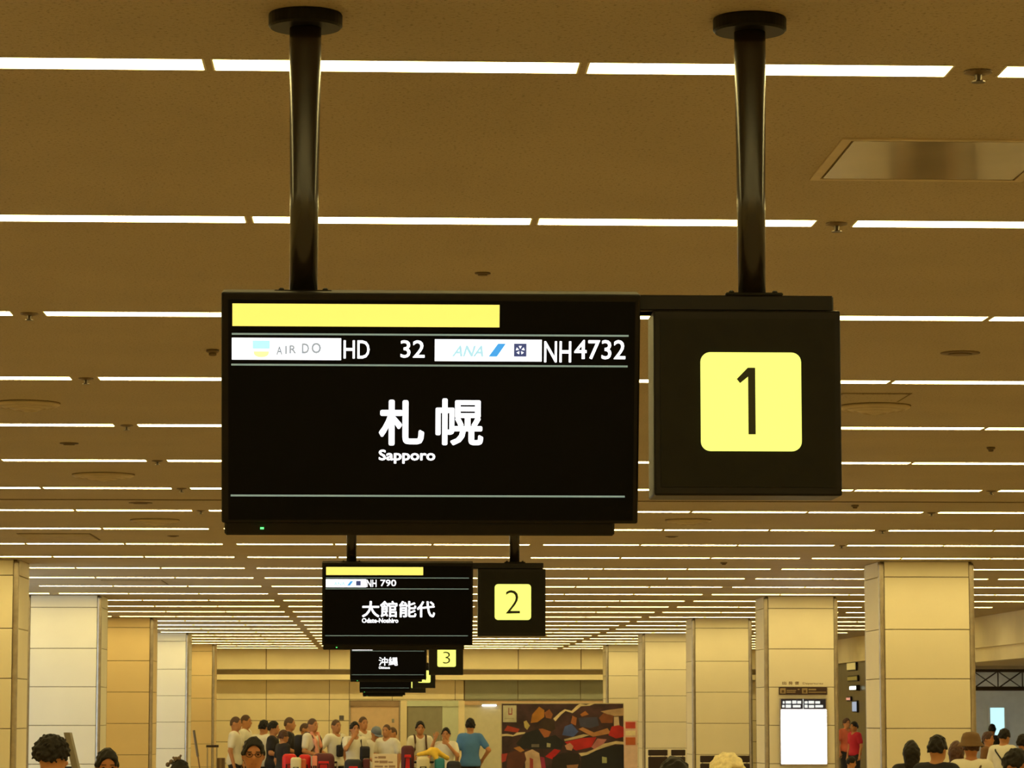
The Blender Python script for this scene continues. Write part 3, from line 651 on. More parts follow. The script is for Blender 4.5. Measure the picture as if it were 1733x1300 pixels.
    for axn in range(3):
        u, w = [a for a in range(3) if a != axn]
        a = [slice(None)] * 3; b = [slice(None)] * 3; a[axn] = slice(0, -1); b[axn] = slice(1, None)
        A, B = neg[tuple(a)], neg[tuple(b)]; e = np.argwhere(A != B); e = e[(e[:, u] > 0) & (e[:, w] > 0) & (e[:, u] < D.shape[u]-1) & (e[:, w] < D.shape[w]-1)]
        def ix(du, dw):
            q = e.copy(); q[:, u] += du; q[:, w] += dw; return idx[q[:, 0], q[:, 1], q[:, 2]]
        quad = np.stack([ix(-1, -1), ix(0, -1), ix(0, 0), ix(-1, 0)], 1)
        fl = A[e[:, 0], e[:, 1], e[:, 2]]
        if axn == 1: fl = ~fl
        quad[~fl] = quad[~fl][:, ::-1]
        faces.append(quad)
    F_ = np.concatenate(faces); return V, F_[(F_ >= 0).all(1)].tolist()
def Rx(a): c, s = math.cos(a), math.sin(a); return np.array([[1, 0, 0], [0, c, -s], [0, s, c]])
def Rz(a): c, s = math.cos(a), math.sin(a); return np.array([[c, -s, 0], [s, c, 0], [0, 0, 1]])
def sphere(r, seg=10, rings=6):
    mb = MB(); return mb.lathe([(max(r * math.sin(math.pi * i / rings), 1e-4), -r * math.cos(math.pi * i / rings)) for i in range(rings + 1)], seg)
M_SKIN = mat('skin_warm', (0.50, 0.225, 0.09), 0.5, var=0.08, scale=12); M_SKIN2 = mat('skin_tanned', (0.42, 0.165, 0.06), 0.5, var=0.08, scale=12)
M_EYE = mat('eye_dark', (0.015, 0.01, 0.008), 0.2); M_LIP = mat('lip', (0.28, 0.09, 0.06), 0.5)
H_BLACK = mat('hair_black', (0.010, 0.007, 0.005), 0.55, var=0.4, scale=60, spec=0.25); H_BUZZ = mat('hair_cropped', (0.095, 0.052, 0.030), 0.7, var=0.4, scale=120)
H_BROWN = mat('hair_brown', (0.07, 0.025, 0.012), 0.5, var=0.4, scale=60); H_WHITE = mat('hair_white', (0.85, 0.74, 0.44), 0.6, var=0.15, scale=50)
W_TEE = mat('cloth_white', (0.80, 0.76, 0.64), 0.8, var=0.04, scale=8, bump=0.2, bscale=14); D_TEE = mat('cloth_black', (0.018, 0.015, 0.016), 0.8, var=0.2, bump=0.2, bscale=14)
B_TEE = mat('cloth_blue', (0.08, 0.22, 0.52), 0.8, var=0.08, bump=0.2, bscale=14); R_TEE = mat('cloth_red', (0.50, 0.015, 0.04), 0.8, var=0.08, bump=0.2, bscale=14)
O_TEE = mat('cloth_orange', (0.62, 0.14, 0.07), 0.8); N_TEE = mat('cloth_navy', (0.012, 0.013, 0.022), 0.8); BR_TEE = mat('cloth_brown', (0.20, 0.10, 0.04), 0.8)
TRO = mat('trousers_dark', (0.02, 0.018, 0.02), 0.8); SHO = mat('shoe_dark', (0.03, 0.025, 0.022), 0.5); CAPG = mat('cap_grey_blue', (0.16, 0.19, 0.25), 0.8); HATB = mat('hat_brown', (0.17, 0.095, 0.04), 0.8)
ARMS = {'down': ((0.235, 0.03, 1.11), (0.245, -0.04, 0.86)), 'fwd': ((0.235, -0.01, 1.13), (0.15, -0.23, 1.06)), 'face': ((0.225, -0.17, 1.22), (0.075, -0.165, 1.44)),
        'raise': ((0.30, -0.10, 1.24), (0.20, -0.13, 1.50)), 'mouth': ((0.25, -0.15, 1.17), (0.06, -0.20, 1.40)), 'hip': ((0.33, 0.06, 1.15), (0.22, -0.06, 0.98))}
HC = v3(0, -0.015, 1.585); NP = v3(0, 0.01, 1.47)
def person(label, px, ytop, y, yaw=0, hair='short', hm=None, top=None, arms=('down', 'down'), head=(0, 0), skin=None, sleeve='short', fine=False, lean=0.0, hat=None, glasses=False, cell=0.0155, legs=None):
    skin = skin or M_SKIN; top = top or W_TEE; hm = hm or H_BLACK; legs = legs or TRO
    q = at(px, ytop, y); thick = {'buzz': 0.006, 'short': 0.022, 'curly': 0.05, 'long': 0.024, 'fluffy': 0.035, 'none': 0.0}[hair] + (0.03 if hat else 0)
    s = q.z / (1.703 + thick)
    t = thing('person', label, 'person', (q.x, y, 0), math.radians(yaw)); t.scale = (s, s, s)
    HM = Rz(math.radians(head[0])) @ Rx(math.radians(head[1]))
    hp = lambda p: NP + HM @ (np.array(p, float) - NP)
    torso = [ell((0, 0.0, 1.25), (0.165, 0.112, 0.19), 0.06), cap((-0.135, 0.0, 1.375), (0.135, 0.0, 1.375), 0.066, 0.066, 0.06), ell((0, 0.0, 1.06), (0.142, 0.10, 0.16), 0.06), ell((0, 0.01, 0.93), (0.165, 0.118, 0.13), 0.06)]
    body = list(torso) + [cap((0, 0.012, 1.39), hp((0, 0.0, 1.52)), 0.056, 0.052, 0.04)]
    # head with face relief
    body += [ell(hp(HC), (0.077, 0.098, 0.118), 0.02, 'u', HM), ell(hp((0, -0.055, 1.512)), (0.052, 0.052, 0.048), 0.03, 'u', HM), ell(hp((0, -0.113, 1.560)), (0.014, 0.022, 0.026), 0.016, 'u', HM)]
    for sx in (-1, 1):
        body += [ell(hp((sx*0.079, 0.004, 1.578)), (0.012, 0.026, 0.034), 0.012, 'u', HM), ell(hp((sx*0.033, -0.118, 1.590)), (0.022, 0.018, 0.013), 0.015, 'd', HM)]
    sleeves = []
    for sx, a in ((-1, arms[0]), (1, arms[1])):
        e, w = [v3(sx*p[0], p[1], p[2]) for p in ARMS[a]]; sh = v3(sx*0.168, 0.0, 1.375)
        body += [cap(sh, e, 0.050, 0.041, 0.03), cap(e, w, 0.040, 0.028, 0.02)]
        d = (w - e) / np.linalg.norm(w - e); lat = np.cross(d, v3(0.2*sx, -1, 0.1)); lat /= np.linalg.norm(lat); nor = np.cross(lat, d)
        pe = w + d * 0.085; Mh = np.stack([lat, d, nor], 1)
        body.append(ell(w + d*0.045, (0.040, 0.055, 0.017), 0.012, 'u', Mh))
        for i, (o, ln) in enumerate(((-0.029, 0.062), (-0.010, 0.078), (0.010, 0.073), (0.028, 0.056))):
            b0 = w + d*0.075 + lat*o; b1 = b0 + d*ln*0.55 + lat*o*0.25; b2 = b1 + d*ln*0.42 + nor*0.018*sx
            body += [cap(b0, b1, 0.0098, 0.0092, 0.004), cap(b1, b2, 0.0092, 0.0080, 0.004)]
        th0 = w + d*0.025 - lat*0.03; th1 = th0 + d*0.035 - lat*0.030; body += [cap(th0, th1, 0.012, 0.0105, 0.006), cap(th1, th1 + d*0.030 - lat*0.006, 0.0105, 0.009, 0.004)]
        if sleeve == 'long': sleeves += [cap(sh, e, 0.067, 0.056, 0.03), cap(e, e + (w - e)*0.92, 0.055, 0.042, 0.02)]
        else: sleeves += [cap(sh, sh + (e - sh)*0.66, 0.068, 0.062, 0.03)]
    for sx in (-1, 1):
        body += [cap((sx*0.088, 0.0, 0.90), (sx*0.098, -0.01, 0.49), 0.084, 0.056, 0.04), cap((sx*0.098, -0.01, 0.49), (sx*0.10, 0.02, 0.09), 0.054, 0.038, 0.03), cap((sx*0.10, 0.025, 0.05), (sx*0.115, -0.13, 0.035), 0.038, 0.030, 0.03)]
    V, Fc = sdf_mesh(body, 0.0105 if fine else cell); new('body', V, Fc, skin, t, True)
    g = 0.013
    sh_ = [ell(p[1], p[2] + g, p[4], 'u') if p[0] == 'ell' else cap(p[1], p[2], p[3] + g, p[4] + g, p[5]) for p in torso] + sleeves
    sh_ += [ell((0, 0.005, 0.91), (0.180, 0.134, 0.13), 0.05), plane((0, 0, -1), -0.86), cap((0, -0.012, 1.50), (0, -0.03, 1.415), 0.075, 0.066, 0.012, 'd')]
    V, Fc = sdf_mesh(sh_, 0.014 if y < 60 else 0.017); new('shirt', V, Fc, top, t, True)
    tr_ = [ell((0, 0.01, 0.93), (0.174, 0.127, 0.13), 0.05)] + [cap((sx*0.088, 0.0, 0.90), (sx*0.098, -0.01, 0.49), 0.098, 0.075, 0.03) for sx in (-1, 1)] + [cap((sx*0.098, -0.01, 0.49), (sx*0.10, 0.02, 0.10), 0.073, 0.062, 0.03) for sx in (-1, 1)] + [plane((0, 0, 1), 0.98), plane((0, 0, -1), -0.07)]
    V, Fc = sdf_mesh(tr_, 0.019); new('trousers', V, Fc, legs, t, True)
    for sx in (-1, 1):
        V, Fc = sdf_mesh([cap((sx*0.10, 0.035, 0.055), (sx*0.117, -0.135, 0.042), 0.048, 0.042, 0.02), plane((0, 0, -1), 0.0)], 0.014); new('shoe', V, Fc, SHO, t, True)
    # hair as a shell over the skull with the face left open
    if hair != 'none':
        th = thick - (0.03 if hat else 0)
        hs = [ell(HC + v3(0, 0.006, 0.004), v3(0.077, 0.097, 0.118) + v3(th*0.55, th*0.9, th), 0.02)]
        if hair == 'curly': hs = [ell(HC + v3(0, 0.02, 0.015), (0.118, 0.130, 0.140), 0.02)]
        if hair == 'long': hs += [cap((0, 0.04, 1.58), (0, 0.055, 1.42), 0.098, 0.085, 0.04)]
        if hair == 'fluffy': hs = [ell(HC + v3(0, 0.015, 0.012), (0.112, 0.128, 0.140), 0.02)]
        hl = {'buzz': 1.664, 'short': 1.668, 'curly': 1.655, 'long': 1.645, 'fluffy': 1.672}[hair]
        hs += [ell((0, -0.150, hl - 0.115), (0.085, 0.115, 0.120), 0.012, 'd')]
        if hair != 'long': hs += [ell((0, -0.05, 1.462), (0.16, 0.135, 0.142), 0.012, 'd'), plane((0, 0.25, -1), -1.528)]
        else: hs += [ell((0, -0.12, 1.44), (0.09, 0.13, 0.10), 0.012, 'd'), plane((0, 0, -1), -1.40)]
        ns = {'buzz': None, 'short': (0.011, 72), 'curly': (0.015, 95), 'long': (0.007, 60), 'fluffy': (0.010, 80)}[hair]
        V, Fc = sdf_mesh(hs, 0.0085 if y < 35 else 0.011, ns)
        new('hair', [hp(p) for p in V], Fc, hm, t, True)
    if abs(((yaw + head[0] + 180) % 360) - 180) < 125:
        for sx in (-1, 1):
            o = sphere(0.0095).build('eye', M_EYE, t, True); o.location = hp((sx*0.032, -0.0985, 1.590)); o.scale = (1.35, 0.6, 0.65)
            b = MB().rbox(-0.019, 0.019, -0.004, 0.004, -0.003, 0.003, 0.002, 1).build('eyebrow', H_BLACK, t); b.location = hp((sx*0.034, -0.107, 1.612)); b.rotation_euler = (0, 0, math.radians(head[0]))
        mo = MB().rbox(-0.022, 0.022, -0.004, 0.004, -0.004, 0.004, 0.003, 1).build('mouth', M_LIP, t); mo.location = hp((0, -0.105, 1.518)); mo.rotation_euler = (0, 0, math.radians(head[0]))
    if glasses:
        gl = MB()
        for sx in (-1, 1):
            gl.tube([tuple(hp((sx*0.034 + 0.024*math.cos(a), -0.118, 1.588 + 0.017*math.sin(a)))) for a in [i*math.pi/6 for i in range(13)]], 0.0022, 6)
            gl.tube([tuple(hp((sx*0.058, -0.118, 1.592))), tuple(hp((sx*0.084, -0.02, 1.592)))], 0.0022, 6)
        gl.tube([tuple(hp((-0.010, -0.120, 1.590))), tuple(hp((0.010, -0.120, 1.590)))], 0.0022, 6); gl.build('glasses', M_BLACK, t)
    if hat:
        kind, m_ = hat
        if kind == 'bucket': pr_ = [(0.001, 0.150), (0.050, 0.147), (0.084, 0.130), (0.103, 0.085), (0.110, 0.040), (0.145, 0.004), (0.147, -0.006), (0.108, 0.028), (0.100, 0.08)]
        else: pr_ = [(0.001, 0.138), (0.055, 0.130), (0.094, 0.085), (0.103, 0.035), (0.104, 0.015), (0.098, 0.015), (0.09, 0.08)]
        hb = MB().lathe(pr_, 28, (0, 0, 0), False)
        vv = [hp(HC + v3(p[0], p[1] * 1.12, p[2] + 0.01)) for p in hb.v]; hh = new('hat', vv, hb.f, m_, t, True)
        if kind == 'cap':
            bl = MB(); n = 12
            o0 = [(0.085*math.sin(a), -0.085*math.cos(a), 0.03) for a in [(-1.2 + 2.4*i/n) for i in range(n+1)]]; o1 = [(0.10*math.sin(a), -0.075 - 0.115*math.cos(a), 0.018) for a in [(-1.2 + 2.4*i/n) for i in range(n+1)]]
            pts = o0 + o1 + [(p[0], p[1], p[2]-0.006) for p in o0 + o1]; k = n + 1
            fs = [(i, i+1, k+i+1, k+i) for i in range(n)] + [(2*k+i+1, 2*k+i, 3*k+i, 3*k+i+1) for i in range(n)] + [(k+i, k+i+1, 3*k+i+1, 3*k+i) for i in range(n)]
            new('peak', [hp(HC + v3(*p)) for p in pts], fs, m_, hh, True)
    return t
def carried(name, label, who, cat='bag'):
    o = thing(name, label, cat, who.location, who.rotation_euler[2]); o.scale = who.scale; return o
BAGB = mat('bag_black', (0.014, 0.013, 0.020), 0.6, var=0.2); STR = mat('strap_brown', (0.10, 0.05, 0.025), 0.7)
def sling(label, who, side, m=None, size=(0.10, 0.05, 0.13), pos=(0, -0.14, 1.05), strap=True):
    b = carried('shoulder_bag', label, who); x, y, z = pos
    MB().rbox(x-size[0], x+size[0], y-size[1], y+size[1], z-size[2], z+size[2], 0.03, 3).build('bag_body', m or BAGB, b, True)
    MB().rbox(x-size[0]*0.9, x+size[0]*0.9, y-size[1]-0.012, y-size[1]+0.01, z, z+size[2]*0.85, 0.008, 1).build('flap', m or BAGB, b)
    if strap:
        MB().tube([(x, y+0.02, z+size[2]-0.02), (x*0.4 + side*0.03, -0.145, 1.24), (side*0.09, -0.115, 1.36), (side*0.125, 0.0, 1.452), (side*0.09, 0.11, 1.36), (x*0.3, 0.150, 1.18), (x*0.9, 0.06 if abs(x) > 0.12 else 0.14, z+size[2]-0.02)], 0.013, 6).build('strap', m or STR, b)
    return b
def backpack(label, who, m=None):
    b = carried('backpack', label, who, 'backpack')
    MB().rbox(-0.15, 0.15, 0.135, 0.30, 0.98, 1.42, 0.05, 3).build('pack_body', m or BAGB, b, True)
    for sx in (-1, 1): MB().tube([(sx*0.10, 0.14, 1.40), (sx*0.105, 0.05, 1.462), (sx*0.105, -0.06, 1.445), (sx*0.10, -0.128, 1.34), (sx*0.11, -0.140, 1.20), (sx*0.165, -0.07, 1.08), (sx*0.17, 0.12, 1.05)], 0.019, 6).build('strap', m or STR, b)
    return b
def held_towel(label, who, m):
    b = carried('towel', label, who, 'towel')
    V, Fc = sdf_mesh([cap((-0.09, -0.06, 1.44), (-0.085, -0.145, 1.30), 0.03, 0.035, 0.03), cap((-0.085, -0.145, 1.30), (-0.06, -0.155, 1.10), 0.035, 0.04, 0.03), cap((-0.09, -0.06, 1.44), (0.0, 0.085, 1.44), 0.03, 0.03, 0.03), cap((0, 0.085, 1.44), (0.09, -0.06, 1.44), 0.03, 0.03, 0.03), cap((0.09, -0.06, 1.44), (0.085, -0.14, 1.22), 0.03, 0.035, 0.03)], 0.014)
    new('cloth', V, Fc, m, b, True); return b

# near heads along the lower edge
person('person with big curly black hair and white shirt at the lower left', 81, 1238, 20.0, 140, 'curly', H_BLACK, W_TEE, head=(-25, 12))
person('person with short black hair and bare forehead looking down, lower left', 181, 1265, 21.0, 10, 'short', H_BLACK, D_TEE, head=(0, 9), skin=M_SKIN2)
pb = person('dark-haired head low in front of the fourth column on the left', 303, 1285, 23.0, 160, 'short', H_BLACK, D_TEE, head=(0, 5))
person('man with glasses and short dark hair facing the camera', 429, 1247, 22.0, 0, 'short', H_BLACK, W_TEE, head=(4, 1), glasses=True, skin=M_SKIN2, fine=True)
person('dark-haired head nearest the camera, below the two dark seats', 1141, 1281, 14.0, 175, 'short', H_BLACK, N_TEE)
person('person with fluffy white hair and reddish face in front of the bench', 1226, 1272, 17.0, 25, 'fluffy', H_WHITE, O_TEE, head=(5, 10), skin=mat('skin_ruddy', (0.62, 0.25, 0.08), 0.5))
person('small dark head peeking up below the white lit board', 1312, 1291, 58.0, 150, 'short', H_BLACK, R_TEE, cell=0.018)
person('child with dark hair in front of the red-shirted person', 1438, 1280, 45.0, 60, 'short', H_BLACK, BR_TEE, head=(20, 10), cell=0.018)
person('person in a red shirt standing between the right columns', 1446, 1221, 72.0, -60, 'short', H_BLACK, R_TEE, cell=0.018)
person('person in orange top partly hidden behind the red-shirted person', 1432, 1215, 75.0, 30, 'short', H_BROWN, O_TEE, cell=0.018)
p1 = person('woman with dark bobbed hair and dark top seen from behind', 1542, 1253, 31.0, 175, 'long', H_BLACK, D_TEE)
sling('bag strapped to the dark-haired woman left of the crowd', p1, -1, STR, (0.07, 0.05, 0.10), (-0.27, 0.02, 1.28), True)
person('man with short black hair and black shirt seen from behind', 1584, 1243, 27.0, 155, 'short', H_BLACK, N_TEE, head=(-15, 5))
p2 = person('person with brown sun hat and white shirt seen from behind', 1643, 1237, 29.6, 170, 'short', H_BROWN, W_TEE, hat=('bucket', HATB), skin=M_SKIN2)
sling('thin brown strap and bag across the back of the white-shirted hat wearer', p2, -1, STR, (0.08, 0.05, 0.11), (0.20, 0.08, 1.02), True)
person('person with long brown hair just left of the sun hat', 1618, 1254, 33.0, 170, 'long', H_BROWN, BR_TEE)
person('person in brown with reddish face behind the sun hat', 1671, 1238, 48.0, 60, 'short', H_BROWN, BR_TEE)
person('small far dark head in front of the bluish lounge window', 1679, 1225, 65.0, 160, 'short', H_BLACK, D_TEE, cell=0.018)
p3 = person('person with blue-black hair and white top right of the bluish window', 1697, 1232, 44.0, 150, 'short', H_BLACK, W_TEE, head=(-20, 10))
sling('dark strap and bag on the person with blue-black hair', p3, 1, BAGB, (0.08, 0.05, 0.11), (-0.18, 0.08, 1.02), True)
person('person with black fringe looking down at the lower right corner', 1708, 1263, 21.5, 30, 'short', H_BLACK, D_TEE, head=(25, 20), skin=M_SKIN2)
person('dark-clothed person cut off by the right picture edge', 1731, 1242, 40.0, 120, 'short', H_BLACK, D_TEE)

# the group at the far wall
person('leftmost young man with cropped hair and white shirt facing right', 398, 1213, 54.6, 80, 'buzz', H_BUZZ, W_TEE)
person('second young man with cropped hair in white, just behind the leftmost', 415, 1210, 57.0, 75, 'buzz', H_BUZZ, W_TEE)
person('person with bushy black hair in white seen from behind', 445, 1218, 55.0, 160, 'short', H_BLACK, W_TEE, head=(-20, 5))
person('dark-haired person in black leaning right behind the glasses man', 462, 1220, 54.5, 80, 'short', H_BLACK, D_TEE, arms=('fwd', 'fwd'))
person('cropped-hair young man in a black shirt facing right', 489, 1214, 55.4, 85, 'buzz', H_BUZZ, D_TEE, arms=('fwd', 'down'))
person('brown-haired person stooping behind the black-shirted young man', 479, 1235, 53.7, 120, 'short', H_BROWN, D_TEE)
person('cropped-hair young man hidden behind the one with a pink towel', 515, 1224, 56.6, 80, 'buzz', H_BUZZ, D_TEE)
g1 = person('young man in white shirt with a pink towel round his neck', 528, 1216, 54.0, 55, 'buzz', H_BUZZ, W_TEE, arms=('fwd', 'fwd'))
held_towel('pink towel round the neck of the young man in white', g1, mat('towel_pink', (0.80, 0.36, 0.24), 0.9))
backpack('black backpack on the young man with the pink towel', g1)
g2 = person('young man in white with a small black chest bag', 568, 1218, 55.0, 40, 'buzz', H_BUZZ, W_TEE, arms=('hip', 'down'))
sling('small black chest bag on a thin strap', g2, 1, BAGB, (0.065, 0.04, 0.11), (-0.03, -0.165, 1.14), True)
g3 = person('black-haired young man in white raising a hand to his face', 600, 1221, 53.6, 20, 'short', H_BLACK, W_TEE, arms=('face', 'down'), fine=True)
sling('big black bag hanging from the shoulder of the man touching his face', g3, 1, BAGB, (0.09, 0.07, 0.19), (0.16, -0.10, 1.08), True)
person('cropped-hair young man in white between hand raiser and grey cap', 614, 1213, 56.6, 30, 'buzz', H_BUZZ, W_TEE)
person('young man in white with a grey-blue cap looking down', 633, 1227, 55.3, 20, 'buzz', H_BUZZ, W_TEE, head=(15, 25), hat=('cap', CAPG), arms=('fwd', 'fwd'))
person('young man with short dark hair in white behind the paper notice', 655, 1226, 53.8, -25, 'buzz', H_BUZZ, W_TEE, arms=('fwd', 'down'))
person('cropped-hair head just right behind the man at the notice', 665, 1231, 56.4, -60, 'buzz', H_BUZZ, W_TEE)
g4 = person('black-haired young man in white with backpack straps facing the camera', 711, 1220, 54.2, 5, 'short', H_BLACK, W_TEE, arms=('fwd', 'fwd'))
backpack('backpack with brown straps on the young man facing the camera', g4)
person('black-haired young man in white with one hand up and one at his mouth', 755, 1231, 53.6, -10, 'short', H_BLACK, W_TEE, arms=('raise', 'mouth'), fine=True)
person('man in a blue polo shirt seen from behind', 796, 1215, 54.0, 178, 'short', H_BLACK, B_TEE, arms=('hip', 'down'))

# ------------------------------------------------------------------ luggage on carts in front of the group
M_CHROME = mat('cart_metal', (0.45, 0.43, 0.40), 0.3, 0.9)
def cart(px, y, label):
    q = at(px, 1290, y); t = thing('luggage_cart', label, 'cart', (q.x, y, 0))
    MB().rbox(-0.22, 0.22, -0.25, 0.30, 0.16, 0.20, 0.01, 1).build('deck', M_CHROME, t)
    for sx in (-1, 1):
        MB().tube([(sx*0.20, 0.30, 0.18), (sx*0.20, 0.36, 0.60), (sx*0.20, 0.40, 0.92)], 0.015).build('upright', M_CHROME, t)
        for yy in (-0.2, 0.26):
            wv = MB().lathe([(0.05, -0.015), (0.06, -0.010), (0.06, 0.010), (0.05, 0.015)], 16); wv.v = [(sx*0.18 + p[2], yy + p[0], 0.06 + p[1]) for p in wv.v]; wv.build('wheel', M_BLACK, t)
            MB().box(sx*0.18-0.022, sx*0.18+0.022, yy-0.01, yy+0.01, 0.06, 0.17).build('fork', M_CHROME, t)
    MB().tube([(-0.20, 0.40, 0.92), (0.20, 0.40, 0.92)], 0.018).build('handle', M_BLACK, t); return t
def kit_bag(px, ytop, y, w, d, z0, m, label, name='kit_bag', band=None):
    q = at(px, ytop, y); t = thing(name, label, 'bag', (q.x, y, z0)); h = q.z - z0
    MB().rbox(-w/2, w/2, -d/2, d/2, 0, h, min(w, d)*0.28, 4).build('bag_body', m, t, True)
    MB().tube([(-w*0.22, -d/2+0.005, h*0.55), (-w*0.2, -d/2-0.02, h*0.8), (w*0.2, -d/2-0.02, h*0.8), (w*0.22, -d/2+0.005, h*0.55)], 0.012, 6).build('handle', BAGB, t)
    MB().tube([(-w*0.32, 0, h-0.004), (w*0.32, 0, h-0.004)], 0.006, 6).build('zip', M_STEEL, t)
    if band: MB().rbox(-w*0.25, w*0.25, -d/2-0.008, -d/2+0.02, h*0.45, h*0.85, 0.008, 1).build('patch', band, t)
    return t
RB = mat('bag_red', (0.62, 0.012, 0.012), 0.5, var=0.1); RD = mat('bag_dark_red', (0.09, 0.012, 0.016), 0.6); OB = mat('bag_orange', (0.50, 0.10, 0.04), 0.6); CB = mat('bag_cream', (0.66, 0.58, 0.36), 0.7)
TB = mat('bag_teal', (0.02, 0.20, 0.26), 0.6); PK = mat('bag_pink', (0.75, 0.25, 0.15), 0.6); YB_ = mat('cloth_yellow', (0.80, 0.52, 0.05), 0.7); GP = mat('patch_white', (0.6, 0.55, 0.4), 0.6)
for a in ((501, 52.6, 'luggage cart carrying the bright red and cream bags'), (550, 52.6, 'luggage cart carrying the dark red bag'), (605, 52.6, 'luggage cart carrying black and red bags'), (715, 52.6, 'luggage cart under the yellow cloth')): cart(*a)
kit_bag(490, 1276, 52.7, 0.24, 0.26, 0.2, RB, 'bright red kit bag left of the cream one'); kit_bag(516, 1277, 52.75, 0.20, 0.24, 0.2, RB, 'bright red kit bag right of the cream one')
kit_bag(501, 1282, 52.42, 0.18, 0.16, 0.2, CB, 'cream white bag standing in front of the two red kit bags'); kit_bag(513, 1285, 52.46, 0.10, 0.12, 0.2, OB, 'narrow orange bag beside the cream white bag')
kit_bag(548, 1275, 52.6, 0.36, 0.30, 0.2, RD, 'dark red kit bag with a bright red patch', band=RB); kit_bag(533, 1279, 52.5, 0.09, 0.12, 0.2, PK, 'narrow pinkish bag left of the dark red kit bag')
kit_bag(598, 1285, 52.55, 0.30, 0.26, 0.2, BAGB, 'black kit bag with a red patch left of the paper notice', band=RB); kit_bag(620, 1284, 52.6, 0.12, 0.24, 0.2, RD, 'slim dark red bag touching the paper notice')
kit_bag(690, 1262, 52.7, 0.22, 0.24, 0.2, RD, 'tall dark bag with red front left of the yellow cloth', band=RB); kit_bag(716, 1281, 52.4, 0.22, 0.20, 0.2, CB, 'cream bag under the yellow cloth')
kit_bag(744, 1283, 52.5, 0.17, 0.2, 0.0, TB, 'teal bag under the right end of the yellow cloth'); kit_bag(768, 1288, 52.5, 0.24, 0.24, 0.0, BAGB, 'low dark bag left of the blue-shirted man')
yc0 = at(733, 1266, 52.55)
V, Fc = sdf_mesh([cap((-0.25, 0, -0.11), (-0.02, -0.02, -0.06), 0.03, 0.05, 0.04), cap((-0.02, -0.02, -0.05), (0.05, 0, -0.06), 0.06, 0.055, 0.05), cap((0.05, 0, -0.06), (0.24, 0.02, -0.17), 0.05, 0.04, 0.04), cap((0.0, -0.05, -0.06), (0.08, -0.10, -0.22), 0.05, 0.04, 0.04)], 0.013, (0.005, 60))
tag(new('yellow_cloth', V, Fc, YB_, None, True, yc0), 'crumpled bright yellow cloth lying on the bags', 'cloth')
# paper notice on a stand
n0, n1 = at(630, 1276, 51.8), at(672, 1330, 51.8)
t = thing('notice_board', 'cream paper notice on a stand in front of the group', 'notice', (n0.x, 51.8, 0)); w = n1.x - n0.x
MB().rbox(0, w, 0, 0.02, n1.z - 0.1, n0.z, 0.004, 1).build('sheet', mat('paper_cream', (0.80, 0.66, 0.42), 0.8, var=0.04), t)
for sx in (0.06, w - 0.06): MB().tube([(sx, 0.03, n0.z - 0.05), (sx, 0.10, 0.0)], 0.012).build('leg', M_STEEL, t)
MINK = mat('notice_ink', (0.36, 0.22, 0.12), 0.8)
for (a, b, c, d) in ((634, 639, 1281, 1283.5), (640, 653, 1280, 1284), (634, 641, 1288, 1291), (642, 656, 1287.5, 1292), (657, 665, 1289, 1291.5), (634, 648, 1296, 1299), (651, 656, 1296, 1299), (658, 669, 1295.5, 1299.5)):
    p0, p1 = at(a, c, 51.8), at(b, d, 51.8); MB().box(p0.x - n0.x, p1.x - n0.x, -0.003, 0.001, p1.z, p0.z).build('print', MINK, t)

# ------------------------------------------------------------------ seats, trolley, stands
SEAT = mat('seat_dark', (0.035, 0.018, 0.014), 0.6)
def bench(y, spans, ytop, label):
    x0 = at(spans[0][0], ytop, y).x; t = thing('bench', label, 'bench', (x0, y, 0)); zt = at(spans[0][0], ytop, y).z
    for a, b in spans:
        u, v = at(a, ytop, y).x - x0, at(b, ytop, y).x - x0
        MB().rbox(u, v, 0, 0.05, zt-0.13, zt, 0.015, 2).build('headrest', SEAT, t); MB().rbox(u, v, -0.01, 0.05, zt-0.48, zt-0.15, 0.02, 2).build('backrest', SEAT, t)
        MB().rbox(u, v, -0.50, 0.0, 0.40, 0.46, 0.02, 2).build('seat', SEAT, t)
        for s in (u+0.05, v-0.05): MB().tube([(s, 0.06, zt-0.05), (s, 0.06, 0.36), (s, -0.05, 0.0)], 0.014).build('back_post', M_STEEL, t)
    e = at(spans[-1][1], ytop, y).x - x0
    MB().rbox(0.0, e, -0.28, -0.20, 0.34, 0.40, 0.008, 1).build('beam', M_STEEL, t)
    for s in (0.15, e - 0.15): MB().tube([(s, -0.45, 0.0), (s, -0.24, 0.36)], 0.02).build('leg', M_STEEL, t)
bench(68.0, ((1097, 1130), (1136, 1160)), 1269, 'pair of dark seats with backs in front of the fourth right column')
bench(60.0, ((1185, 1226), (1231, 1269)), 1279, 'row of dark seats behind the white-haired person')
def frame_pt(px, py, y, o): q = at(px, py, y); return (q.x - o[0], 0, q.z)
o = at(360, 1290, 58.0)
t = thing('hand_trolley', 'thin metal hand trolley with a dark cross handle left of the group', 'trolley', (o.x, 58.0, 0))
for px in (351, 367): MB().tube([frame_pt(px, 1264, 58, o), (frame_pt(px, 1290, 58, o)[0], 0.02, 0.12)], 0.012).build('upright', M_STEEL, t)
a, b = frame_pt(349, 1263, 58, o), frame_pt(370, 1263, 58, o); MB().tube([a, b], 0.024).build('handle', SEAT, t)
MB().rbox(-0.20, 0.20, -0.30, 0.02, 0.09, 0.12, 0.01, 1).build('toe_plate', M_STEEL, t)
for sx in (-1, 1):
    wv = MB().lathe([(0.08, -0.02), (0.10, -0.01), (0.10, 0.01), (0.08, 0.02)], 16); wv.v = [(sx*0.2 + p[2], 0.08 + p[0], 0.10 + p[1]) for p in wv.v]; wv.build('wheel', M_BLACK, t)
q = at(374, 1283, 57.6); t = thing('carton', 'dark grey-brown box beside the hand trolley handle', 'box', (q.x, 57.6, 0))
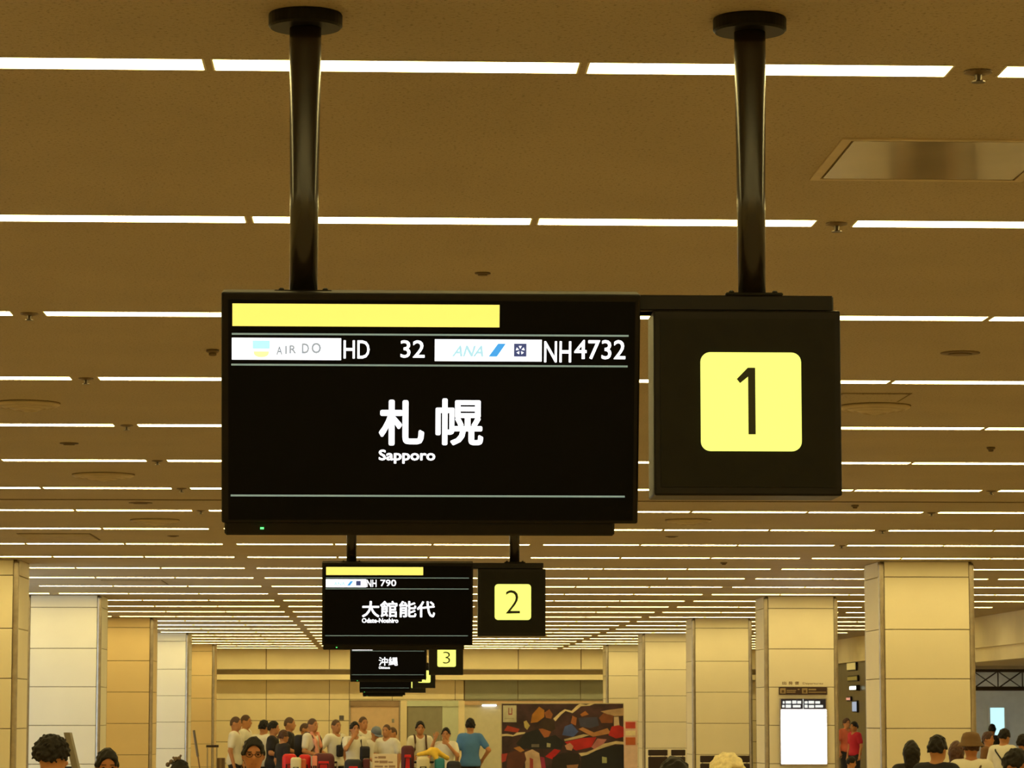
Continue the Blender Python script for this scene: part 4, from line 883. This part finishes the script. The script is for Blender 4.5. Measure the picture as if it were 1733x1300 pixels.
MB().rbox(-0.07, 0.07, -0.15, 0.15, 0, q.z, 0.008, 1).build('box_body', mat('carton_brown', (0.16, 0.10, 0.06), 0.8), t); MB().rbox(-0.02, 0.02, -0.153, 0.153, q.z-0.2, q.z+0.002, 0.001, 1).build('tape', mat('tape_brown', (0.26, 0.17, 0.08), 0.5), t)
o = at(118, 1240, 36.0)
t = thing('folding_stand', 'grey folding stand leaning behind the curly-haired person', 'stand', (o.x, 36.0, 0))
A, B = frame_pt(113, 1240, 36, o), frame_pt(126, 1296, 36, o); k = A[2] / (A[2] - B[2]); B2 = (A[0] + (B[0]-A[0])*k, 0, 0.0)
sl = MB(); wd = 0.035
sl.add([(A[0]-wd, -0.02, A[2]), (A[0]+wd, -0.02, A[2]), (B2[0]+wd, -0.02, 0), (B2[0]-wd, -0.02, 0), (A[0]-wd, 0.25, A[2]), (A[0]+wd, 0.25, A[2]), (B2[0]+wd, 0.25, 0), (B2[0]-wd, 0.25, 0)],
       [(0,3,2,1),(4,5,6,7),(0,1,5,4),(1,2,6,5),(2,3,7,6),(3,0,4,7)]); sl.build('board', mat('stand_grey', (0.22, 0.19, 0.14), 0.6), t)
for dy in (0.0, 0.22): MB().tube([(A[0], dy, A[2]-0.12), (A[0]-0.16, dy, A[2]-0.45), (A[0]-0.5, dy, 0.0)], 0.012).build('leg', M_BLACK, t)
for kz in (0.95, 1.12, 1.28): MB().tube([(A[0]-0.16-(1.07-kz)*0.3, 0.1, kz), (A[0]+(A[2]-kz)*0.22, 0.1, kz)], 0.010).build('brace', M_BLACK, t)
o = at(328, 1235, 70.0)
t = thing('leaning_pole', 'thin dark pole leaning against the golden farthest left column', 'pole', (o.x, 70.0, 0))
A, B = frame_pt(328, 1236, 70, o), frame_pt(335, 1281, 70, o); k = A[2] / (A[2] - B[2])
MB().tube([(B[0], 0, B[2]), (A[0] + (B[0]-A[0])*k, 0, 0.0)], 0.016).build('shaft', BR_TEE, t); MB().tube([A, B], 0.028).build('sleeve', mat('sleeve_grey', (0.15, 0.12, 0.08), 0.6), t)
# ornament in the hair of the low dark head
hb = carried('hair_ornament', 'small grey-brown spiky ornament on the low head before the fourth left column', pb, 'ornament')
orn = MB()
for k, (dx, dz, r) in enumerate(((-0.11, 1.675, 0.022), (-0.075, 1.700, 0.024), (-0.03, 1.722, 0.026), (0.0, 1.732, 0.020), (-0.055, 1.738, 0.012), (0.015, 1.755, 0.012))):
    q = sphere(r, 8, 6); q.v = [(-p[0] - dx, p[1], p[2] + dz) for p in q.v]; q.build('petal', mat('ornament_grey', (0.16, 0.11, 0.07), 0.7), hb, True)
